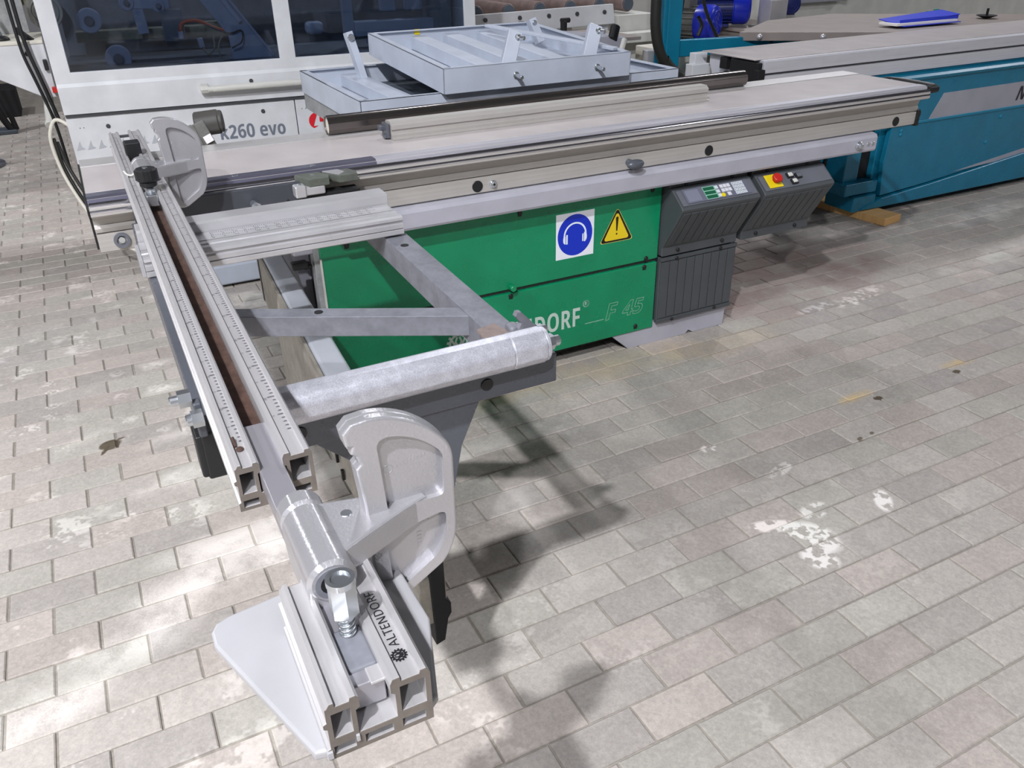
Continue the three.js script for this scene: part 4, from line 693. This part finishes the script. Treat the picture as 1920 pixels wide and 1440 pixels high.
// ---------------------------------------------------------------- infeed side left of the edge bander
{
  const u = thing('infeed_unit', 'white sheet metal infeed unit with dark cables, at the far left beside the edge bander', 'machine');
  obj('cover', [extZ([[-1.3, 1.03], [-0.085, 1.03], [-0.085, 0.775], [-0.14, 0.775], [-0.36, 0.90], [-1.3, 0.98]], -5.35, -4.90, { bevel: 0.004 })], M.white, u);
  obj('top_lip', [bx(-1.3, -0.085, 1.025, 1.04, -5.36, -4.895, 0.004)], M.cream, u);
  obj('grey_panel', [bx(-1.3, -0.14, 1.04, 1.50, -5.36, -5.34, 0.002)], M.trayRaw, u);
  obj('rear_screen', [bx(-1.3, 0.0, 1.17, 1.7, -5.42, -5.38, 0.002)], M.insideOlive, u);
  const d = obj('saw_guard_disc', [rod([-0.045, 1.15, -5.22], [-0.045, 1.15, -5.16], 0.085, 40), new THREE.TorusGeometry(0.062, 0.007, 8, 40).translate(-0.045, 1.15, -5.16)], M.motorGrey, u);
  obj('hub', [rod([-0.045, 1.15, -5.165], [-0.045, 1.15, -5.13], 0.03, 24)], M.trayDark, d);
  obj('grommet', [new THREE.SphereGeometry(0.045, 24, 14).scale(1, 0.45, 0.7).translate(-0.27, 1.045, -5.0)], M.black, u);
  obj('rod', [cyl([-0.26, 1.05, -5.02], [-0.32, 1.24, -5.1], 0.010, 12)], M.trayDark, u);
  obj('black_clamp', [bar([-0.19, 1.09, -4.98], [-0.13, 1.035, -4.95], 0.022, 0.024)], M.blackMatte, u);
  obj('knob', [rod([-0.165, 0.985, -4.90], [-0.165, 0.985, -4.88], 0.012, 18)], M.black, u);
  obj('plug_box', [bx(-0.108, -0.090, 0.905, 0.955, -4.9, -4.87, 0.003), bx(-0.104, -0.094, 0.935, 0.943, -4.872, -4.868, 0)], M.black, u);
  obj('warning_bracket', [bx(-0.10, -0.075, 0.80, 0.825, -4.9, -4.86, 0.002)], M.red, u);
  obj('leg', [bx(-1.28, -1.2, 0, 0.96, -5.3, -5.2)], M.trayDark, u);
  const c1 = obj('black_cables', [wire([[-0.19, 1.35, -4.86], [-0.187, 1.06, -4.85], [-0.182, 0.98, -4.85], [-0.16, 0.86, -4.85], [-0.13, 0.68, -4.86], [-0.12, 0.40, -4.95]], 0.0075, 60), wire([[-0.165, 1.35, -4.86], [-0.163, 1.06, -4.85], [-0.155, 0.98, -4.85], [-0.135, 0.86, -4.85], [-0.105, 0.66, -4.86]], 0.009, 60)], M.black);
  tag(c1, 'pair of thick black cables hanging down the white infeed unit at the far left', 'cable');
  const pipeT = obj('grey_stub_pipe', [rod([-0.13, 0.775, -5.1], [-0.150, 0.645, -4.92], 0.024, 24), rod([-0.150, 0.652, -4.928], [-0.152, 0.64, -4.912], 0.027, 24)], M.offWhite);
  tag(pipeT, 'grey stub of pipe below the white infeed unit, by the looped cable', 'pipe');
  const cab = obj('white_cable', [wire([[-0.01, 0.60, -4.50], [-0.05, 0.68, -4.52], [-0.115, 0.725, -4.55], [-0.155, 0.66, -4.55], [-0.15, 0.50, -4.55], [-0.11, 0.36, -4.5], [-0.07, 0.27, -4.45], [-0.02, 0.18, -4.40], [0.1, 0.1, -4.32]], 0.0085, 90, 8)], M.cream);
  tag(cab, 'cream coloured cable looped at the left edge of the white edge bander', 'cable');
  const cab2 = obj('black_loop', [wire([[-0.145, 0.64, -4.56], [-0.135, 0.50, -4.56], [-0.095, 0.36, -4.52], [-0.065, 0.29, -4.5], [-0.06, 0.32, -4.5], [-0.09, 0.42, -4.53], [-0.12, 0.52, -4.56], [-0.135, 0.62, -4.58]], 0.008, 80, 8)], M.hose);
  tag(cab2, 'thin black cable hanging in a narrow loop beside the cream cable', 'cable');
  const plug = thing('mains_plug', 'white and dark red mains plug hanging by the edge bander', 'plug');
  obj('body', [rod([-0.035, 0.60, -4.47], [-0.040, 0.53, -4.47], 0.021, 20), bx(-0.062, -0.02, 0.535, 0.58, -4.49, -4.45, 0.004)], M.offWhite, plug); obj('red_collar', [rod([-0.040, 0.535, -4.47], [-0.043, 0.498, -4.47], 0.026, 24)], std(0x7e1d20, 0.5), plug);
  // dim things under the infeed unit
  const st = thing('dark_floor_frame', 'dark steel frame standing on the floor under the infeed unit', 'frame');
  obj('post', [wire([[-0.72, 1.0, -8.4], [-0.68, 0.5, -8.4], [-0.60, 0.12, -8.4], [-0.56, 0.03, -8.4]], 0.028, 30, 10), wire([[-0.64, 1.0, -8.4], [-0.60, 0.5, -8.4], [-0.54, 0.14, -8.4], [-0.525, 0.03, -8.4]], 0.022, 30, 10)], M.blackMatte, st);
  obj('foot_bar', [bx(-1.1, -0.52, 0.0, 0.035, -8.55, -8.35, 0.01)], M.trayDark, st);
  obj('dark_band_box', [bx(-1.6, -0.50, 0.0, 0.25, -9.6, -9.2, 0.01)], M.blackMatte, st);  // black box added to make the dark band behind the floor frame
  const foot = thing('stand_foot', 'round grey stand foot at the left edge of the photo, on the pavers', 'stand', [-0.795, 0, -7.2]);
  obj('disc', [rod([0, 0, 0], [0, 0.022, 0], 0.21, 40)], M.plasticTop, foot); obj('column', [rod([-0.1, 0.02, 0], [-0.1, 0.9, 0], 0.03, 20)], M.plasticTop, foot);
  const fb = obj('floor_beam', [bx(0.16, 1.15, 0.012, 0.112, -3.99, -3.885, 0.012)], M.tray);
  tag(fb, 'light grey steel box beam lying on the floor behind the swing arm', 'beam');
}

// ---------------------------------------------------------------- teal panel saw on the right
{
  const s = thing('teal_panel_saw', 'teal blue panel saw with a grey stripe and long aluminium table, at right', 'saw');
  const F = -3.165;
  // face with a sloping left edge; lower rail bulges out below it
  obj('front_panel', [extZ([[3.955, 0.11], [3.93, 0.30], [3.955, 0.735], [7.2, 0.735], [7.2, 0.33], [5.15, 0.225], [4.83, 0.180], [4.33, 0.135]], F - 0.03, F, { bevel: 0.003 })], M.teal, s);
  obj('upper_fold', [extX([[F - 0.03, 0.730], [F + 0.012, 0.730], [F + 0.020, 0.745], [F + 0.010, 0.757], [F - 0.03, 0.760]], 3.70, 7.2, { bevel: 0.003 })], M.tealBright, s);
  obj('upper_band', [bx(3.62, 7.2, 0.755, 0.822, F - 0.08, F - 0.035, 0.003)], M.teal, s);
  const low = obj('bottom_rail', [extZ([[3.79, 0.056], [3.955, 0.10], [4.33, 0.128], [4.83, 0.174], [5.15, 0.205], [7.2, 0.26], [7.2, 0.05], [5.3, 0.045], [3.95, 0.047], [3.86, 0.047]], F - 0.08, F + 0.018, { bevel: 0.006, seg: 3 })], M.teal, s);
  obj('fold_line', [bx(3.70, 7.2, 0.492, 0.508, F - 0.005, F + 0.007, 0.003)], M.tealBright, s);
  obj('grey_stripe', [extZ([[4.305, 0.640], [7.2, 0.652], [7.2, 0.500], [4.225, 0.508]], F - 0.001, F + 0.002, {})], M.silverPaint, s);
  obj('lower_stripe', [extZ([[4.55, 0.170], [5.16, 0.232], [7.2, 0.42], [7.2, 0.30], [5.18, 0.190]], F - 0.001, F + 0.002, {})], M.silverPaint, s);
  const n = decal('lettering', 0.9, 0.11, 900, (k, w, h) => { k.fillStyle = '#23262e'; k.font = `bold italic ${Math.round(h * 1.0)}px sans-serif`; k.fillText('N', 0, h * 0.86); }, s); n.position.set(4.945 + 0.45, 0.578, F + 0.004);
  for (const [x, y] of [[4.02, 0.465], [4.02, 0.445], [4.86, 0.455], [4.78, 0.315]]) obj('rivet', [new THREE.SphereGeometry(0.011, 14, 10).scale(1, 1, 0.6).translate(x, y, F + 0.001)], M.tealBright, s);
  obj('body', [bx(3.90, 7.2, 0.06, 0.75, -3.60, F - 0.04, 0.004)], M.teal, s);
  obj('left_frame', [bx(3.70, 3.81, 0.20, 0.76, -3.36, -3.22, 0.006), bx(3.68, 3.93, 0.135, 0.205, -3.38, F - 0.01, 0.008), extX([[-3.36, 0.047], [F + 0.01, 0.047], [F + 0.012, 0.13], [-3.36, 0.13]], 3.735, 3.91, { bevel: 0.006 })], M.teal, s);
  obj('opening_shade_block', [bx(3.815, 3.92, 0.21, 0.74, -3.5, -3.24, 0)], M.blackMatte, s);  // solid black block painting in the shade of the open gap
  obj('dark_base', [bx(3.35, 3.72, 0.10, 0.42, -3.75, -3.47, 0.003)], M.blackMatte, s);
  obj('rear_flap', [bx(3.50, 3.72, 0.28, 0.75, -3.45, -3.40, 0.004)], M.teal, s);
  // sliding table of the teal saw
  const c = obj('carriage', [extX([[-3.60, 0.905], [-3.20, 0.905], [-3.192, 0.898], [-3.192, 0.846], [-3.205, 0.842], [-3.205, 0.836], [-3.192, 0.832], [-3.192, 0.775], [-3.56, 0.775], [-3.60, 0.85]], 2.99, 7.2, { bevel: 0.002 })], M.aluTeal, s);
  obj('groove', [bx(2.992, 7.2, 0.8365, 0.8425, -3.21, -3.1985, 0)], M.seam, c);
  obj('table_top', [bx(2.95, 7.2, 0.904, 0.910, -3.62, -3.22, 0.002)], M.laminate, c);
  obj('end_bracket', [bx(2.955, 2.985, 0.79, 0.895, -3.40, -3.20, 0.004), bx(2.955, 2.985, 0.84, 0.895, -3.48, -3.43, 0.004), bx(2.96, 2.985, 0.80, 0.83, -3.45, -3.38, 0.003), bx(2.945, 2.99, 0.80, 0.865, -3.21, -3.18, 0.004), extX([[-3.42, 0.78], [-3.34, 0.78], [-3.36, 0.72], [-3.40, 0.72]], 2.95, 2.98, { bevel: 0.003 })], M.blackMatte, c);
  obj('teal_tube', [rod([2.96, 0.765, -3.58], [2.99, 0.765, -3.24], 0.024, 20), rod([2.97, 0.758, -3.30], [2.985, 0.758, -3.19], 0.026, 20)], M.tealBright, s);
  obj('white_bracket', [bx(2.93, 3.05, 0.62, 0.835, -3.72, -3.66, 0.003), bx(2.95, 3.03, 0.83, 0.89, -3.72, -3.67, 0.003)], M.white, s);
  // dark laminate table behind with its round edge screws
  const tb = obj('side_table', [extY([[3.70, -4.20], [4.45, -3.66], [7.0, -3.66], [7.0, -3.80], [5.95, -3.90], [4.98, -4.70], [4.30, -4.62]], 0.852, 0.902, { bevel: 0.003 })], M.tableTop, s);
  for (const [x, z] of [[3.80, -4.125], [4.10, -3.908]]) obj('edge_screw', [new THREE.SphereGeometry(0.017, 18, 12).translate(x - 0.006, 0.875, z)], M.aluWorn, tb);
  const arm = thing('teal_guard_frame', 'bright teal steel post with a horizontal arm, behind the thick black hose', 'frame');
  obj('post', [bx(3.125, 3.225, 0.10, 1.75, -4.26, -4.16, 0.006), bx(3.105, 3.13, 0.75, 1.75, -4.25, -4.17, 0.004)], M.tealBright, arm);
  obj('arm', [bar([3.19, 0.842, -4.21], [4.2, 0.815, -4.21], 0.05, 0.095, [0, 1, 0], 0.008)], M.tealBright, arm);
  obj('hole', [rod([3.95, 0.835, -4.19], [3.95, 0.835, -4.182], 0.012, 16)], M.black, arm);
  const hose = obj('black_hose', [wire([[3.00, 1.75, -4.10], [2.99, 1.12, -4.10], [3.00, 0.96, -4.10], [3.04, 0.83, -4.09], [3.14, 0.72, -4.08], [3.32, 0.665, -4.07], [3.6, 0.67, -4.05]], 0.030, 70, 14), wire([[3.06, 0.80, -4.09], [3.10, 0.755, -4.085], [3.17, 0.705, -4.08]], 0.037, 20, 14)], M.hose);
  tag(hose, 'thick black ribbed hose curving down in front of the teal post', 'hose');
  // folder, sheet and small parts on the teal table
  const f = thing('blue_folder', 'open blue lever arch folder lying on the teal saw table', 'folder', [4.60, 0.911, -3.86]);
  f.scale.setScalar(0.80);
  obj('back_cover', [bar([0, 0.004, 0.03], [0.62, 0.006, 0.05], 0.20, 0.006, [0, 1, 0], 0.001)], M.folder, f);
  obj('pages', [bar([-0.05, 0.016, 0.02], [0.60, 0.018, 0.04], 0.18, 0.018, [0, 1, 0], 0.002)], M.paper, f);
  obj('front_cover', [bar([-0.02, 0.030, -0.01], [0.64, 0.066, 0.02], 0.19, 0.006, [0, 1, 0.1], 0.001), bar([0.0, 0.032, 0.085], [0.63, 0.040, 0.105], 0.006, 0.03, [0, 1, 0], 0.001)], M.folder, f);
  const sp = thing('black_spindle', 'small black disc with an upright pin on the far teal saw table', 'fixture', [5.50, 0.903, -3.86]);
  sp.scale.setScalar(0.62);
  obj('disc', [new THREE.LatheGeometry([[0, 0.02], [0.04, 0.018], [0.10, 0.034], [0.105, 0.03], [0.04, 0.006], [0.02, 0], [0, 0]].map(([a, b]) => new THREE.Vector2(a, b)).reverse(), 28)], M.blackMatte, sp); obj('pin', [rod([0, 0.01, 0], [0, 0.10, 0], 0.013, 14)], M.blackMatte, sp);
  const pc = thing('circuit_board', 'small green circuit board leaning on the table behind the folder', 'circuit board', [5.28, 0.903, -4.19]);
  pc.scale.setScalar(0.62);
  obj('board', [bx(0, 0.30, 0.02, 0.035, -0.03, 0.03, 0.001)], M.pcb, pc); obj('chip', [bx(0.20, 0.26, 0.035, 0.065, -0.015, 0.015)], M.pcb, pc); obj('chip', [bx(0.08, 0.12, 0.035, 0.05, -0.015, 0.015)], M.pcb, pc); obj('copper_rail', [bx(-0.01, 0.31, 0, 0.02, -0.02, 0.02, 0.001)], M.orange, pc);
  // white housing behind with a grey leaning board
  const wh = thing('white_housing', 'large white machine housing rising behind the teal saw table at the top right', 'machine');
  obj('body', [bx(4.95, 10.5, 0.4, 1.6, -6.4, -5.35, 0.01)], M.offWhite, wh);
  const gp = obj('grey_board', [extZ([[5.05, 0.92], [5.70, 0.92], [5.80, 1.5], [5.15, 1.5]], -5.32, -5.295, { bevel: 0.003 })], M.silverPaint, wh); obj('edge', [bar([5.045, 0.92, -5.30], [5.145, 1.5, -5.30], 0.045, 0.05), bar([5.71, 0.92, -5.30], [5.81, 1.5, -5.30], 0.045, 0.05)], M.trayRaw, gp);
  const wd = obj('wood_batten', [bar([3.815, 0.022, -3.58], [3.895, 0.022, -3.0], 0.15, 0.043, [0, 1, 0], 0.003)], M.wood);
  tag(wd, 'pale wooden batten wedged under the left foot of the teal saw', 'batten');
}

// ---------------------------------------------------------------- motors and conveyor in the background
function motor(label, pos, turn, s, m1, m2) {
  const t = thing('electric_motor', label, 'motor', pos, 'electric motors behind the teal frame'); t.rotation.y = turn; t.scale.setScalar(s);
  const prof = [[0, 0], [0.085, 0], [0.105, -0.012], [0.112, -0.04], [0.112, -0.12], [0.104, -0.125], [0.104, -0.13], [0, -0.13]].map(([a, b]) => new THREE.Vector2(a, b)).reverse();
  const cowl = obj('fan_cowl', [toCreasedNormals(new THREE.LatheGeometry(prof, 36), 0.7).rotateX(Math.PI / 2)], m1, t);
  obj('fan_grille', [new THREE.TorusGeometry(0.078, 0.004, 8, 36), new THREE.TorusGeometry(0.05, 0.004, 8, 36), new THREE.TorusGeometry(0.024, 0.004, 8, 30)], m1, cowl);
  obj('stator', [rod([0, 0, -0.12], [0, 0, -0.36], 0.088, 28)], m2, t);
  for (let i = 0; i < 18; i++) { const a = i / 18 * Math.PI * 2; obj('cooling_fin', [bar([0.088 * Math.cos(a), 0.088 * Math.sin(a), -0.13], [0.088 * Math.cos(a), 0.088 * Math.sin(a), -0.35], 0.005, 0.032, [Math.cos(a), Math.sin(a), 0], 0)], m2, t); }
  obj('terminal_box', [bx(-0.06, 0.06, 0.085, 0.155, -0.30, -0.17, 0.008)], m2, t);
  obj('end_shield', [rod([0, 0, -0.36], [0, 0, -0.40], 0.10, 28)], m2, t);
  obj('mounting_foot', [bx(-0.09, 0.09, -0.12, -0.10, -0.34, -0.15)], m2, t);
  return t;
}
motor('electric motor with a bright blue fan cowl and bare grey body, leftmost of the three', [4.02, 0.885, -4.80], 0.5, 1.05, M.blue, M.motorGrey);
motor('all blue electric motor with a terminal box, right of the bare grey one', [4.58, 0.93, -5.12], 0.95, 0.98, M.blue, M.blueDark);
motor('small dusty dark blue motor beside a silver gearbox', [4.87, 0.95, -5.0], -0.5, 0.68, M.blueDark, M.blueDark);
{
  const gb = thing('silver_gearbox', 'silver grey box with a folded lid, between the blue motors', 'gearbox');
  obj('housing', [extX([[-5.05, 0.80], [-4.92, 0.80], [-4.92, 0.99], [-4.95, 1.03], [-5.05, 1.03]], 4.60, 4.76, { bevel: 0.006 })], M.aluWorn, gb); obj('base', [bx(4.55, 4.80, 0.805, 0.825, -5.08, -4.90)], M.motorGrey, gb);
  const mt = thing('motor_table', 'brown topped steel bench under the blue motors', 'bench');
  obj('bench_top', [bx(3.64, 4.95, 0.73, 0.755, -5.6, -4.5, 0.004)], M.tableTop, mt); obj('cabinet', [bx(3.68, 4.9, 0.0, 0.73, -5.55, -4.6)], M.cream, mt);
  obj('upper_shelf', [bx(4.42, 4.95, 0.785, 0.808, -5.5, -4.80, 0.004), bx(4.44, 4.48, 0.755, 0.786, -5.45, -4.85), bx(4.88, 4.92, 0.755, 0.786, -5.45, -4.85)], M.tableTop, mt);
  const wm = thing('white_moulding_machine', 'pale machine with a grey back panel behind the blue motors', 'machine');
  obj('frame', [bx(3.64, 4.4, 0.3, 1.6, -6.1, -5.75), bx(3.64, 3.74, 0.2, 1.5, -5.80, -5.62)], M.offWhite, wm); obj('dark_back', [bx(4.4, 4.95, 0.85, 1.6, -5.95, -5.9)], M.insideDark, wm);
  const cb = obj('thin_black_cables', [wire([[3.42, 1.2, -4.4], [3.40, 1.0, -4.4], [3.36, 0.86, -4.4]], 0.006), wire([[3.52, 1.25, -4.42], [3.60, 1.02, -4.42], [3.72, 0.84, -4.42], [3.9, 0.5, -4.36]], 0.011), wire([[3.55, 0.98, -4.42], [3.58, 0.93, -4.42], [3.56, 0.87, -4.42]], 0.012)], M.hose);
  tag(cb, 'thin black cables hanging in front of the bare grey motor', 'cable');
  // pale cabinet and pillar below the teal arm
  const pc = thing('cream_cabinet', 'cream coloured machine cabinet seen below the teal arm', 'cabinet');
  obj('housing', [bx(3.32, 3.62, 0.0, 0.80, -4.75, -4.45, 0.006)], M.cream, pc); obj('pillar', [rod([3.27, 0, -4.52], [3.27, 0.80, -4.52], 0.045, 24)], M.aluWorn, pc); obj('wedge', [bx(2.95, 3.05, 0.1, 0.80, -4.7, -4.5, 0.01)], M.cream, pc);
}
{
  const c = thing('roller_conveyor', 'white sided roller conveyor with brown rollers, beyond the edge bander', 'conveyor');
  obj('side_plate', [extZ([[2.20, 0.93], [2.20, 1.015], [3.30, 1.03], [3.32, 0.91], [2.62, 0.90], [2.62, 0.93]], -5.03, -5.0, { bevel: 0.003 })], M.white, c);
  for (const x of [2.36, 2.60, 2.81, 3.02, 3.23]) obj('bolt_head', [toFlat(rod([x, 0.985, -5.0], [x, 0.985, -4.988], 0.013, 14))], M.seam, c);
  for (let i = 0; i < 6; i++) { const x = 2.32 + i * 0.225, r = obj('roller', [rod([x, 1.02, -5.045], [x + 0.03, 1.02, -6.8], 0.048, 28)], M.rollerBrown, c); obj('roller_cap', [rod([x, 1.02, -5.045], [x, 1.02, -5.035], 0.040, 28)], M.trayDark, r); }
  obj('far_side_plate', [bx(2.2, 3.6, 0.92, 1.04, -6.9, -6.87)], M.white, c);
  obj('leg', [bx(2.25, 2.32, 0, 0.93, -5.1, -5.04), bx(3.22, 3.29, 0, 0.93, -5.1, -5.04)], M.white, c);
  const wc = thing('white_cabinet', 'plain white machine cover at the end of the roller conveyor', 'cabinet');
  obj('cover', [bx(3.33, 3.62, 0.2, 0.96, -5.3, -4.98, 0.005)], M.offWhite, wc); obj('ledge', [bx(3.0, 3.62, 0.80, 0.86, -4.98, -4.85, 0.004)], M.offWhite, wc); obj('dark_roller', [rod([2.75, 0.76, -4.9], [3.2, 0.74, -4.8], 0.05, 20)], M.blackMatte, wc);
  const tb = thing('outfeed_table', 'brown outfeed table top with a paper sheet, between the edge bander and the conveyor', 'table');
  obj('table_top', [bx(2.02, 3.15, 0.872, 0.892, -4.98, -4.45, 0.003)], M.tableTop, tb); obj('under_frame', [bx(2.05, 2.70, 0.60, 0.872, -4.9, -4.5)], M.trayDark, tb);
  const ps = obj('paper_sheet', [extY([[2.22, -4.72], [2.62, -4.80], [2.66, -4.66], [2.34, -4.64]], 0.893, 0.8945, {})], M.paper); tag(ps, 'loose pale sheet of paper on the brown outfeed table', 'paper');
  for (const [p, l] of [[[2.50, -4.78], 'short upright black post on the brown outfeed table']]) { const b = obj('black_post', [rod([p[0], 0.892, p[1]], [p[0], 0.985, p[1]], 0.022, 20)], M.blackMatte); tag(b, l, 'post'); }
  const wp = obj('white_peg', [rod([2.11, 0.892, -4.55], [2.11, 0.93, -4.55], 0.016, 18)], M.cream); tag(wp, 'small cream peg at the left end of the brown outfeed table', 'peg');
  const lo = thing('adjusting_unit', 'grey angled adjusting unit with ribbed black knob on the outfeed table', 'fixture');
  obj('housing', [bar([2.56, 0.915, -4.46], [2.95, 0.88, -4.38], 0.14, 0.07, [0.15, 1, 0.1], 0.006)], M.silverPaint, lo); obj('knob', [rod([2.43, 0.955, -4.36], [2.54, 0.925, -4.36], 0.034, 24)], M.blackMatte, lo); obj('lever_knob', [rod([2.66, 0.94, -4.55], [2.66, 1.0, -4.55], 0.02, 16), rod([2.64, 1.0, -4.55], [2.70, 1.0, -4.55], 0.014, 12)], M.blackMatte, lo);
  obj('handwheel', [rod([2.86, 0.90, -4.33], [2.90, 0.97, -4.36], 0.028, 20)], M.black, lo); obj('white_grip', [rod([2.86, 0.83, -4.24], [2.90, 0.91, -4.26], 0.016, 16)], M.offWhite, lo);
}

renderer.render(scene, camera);
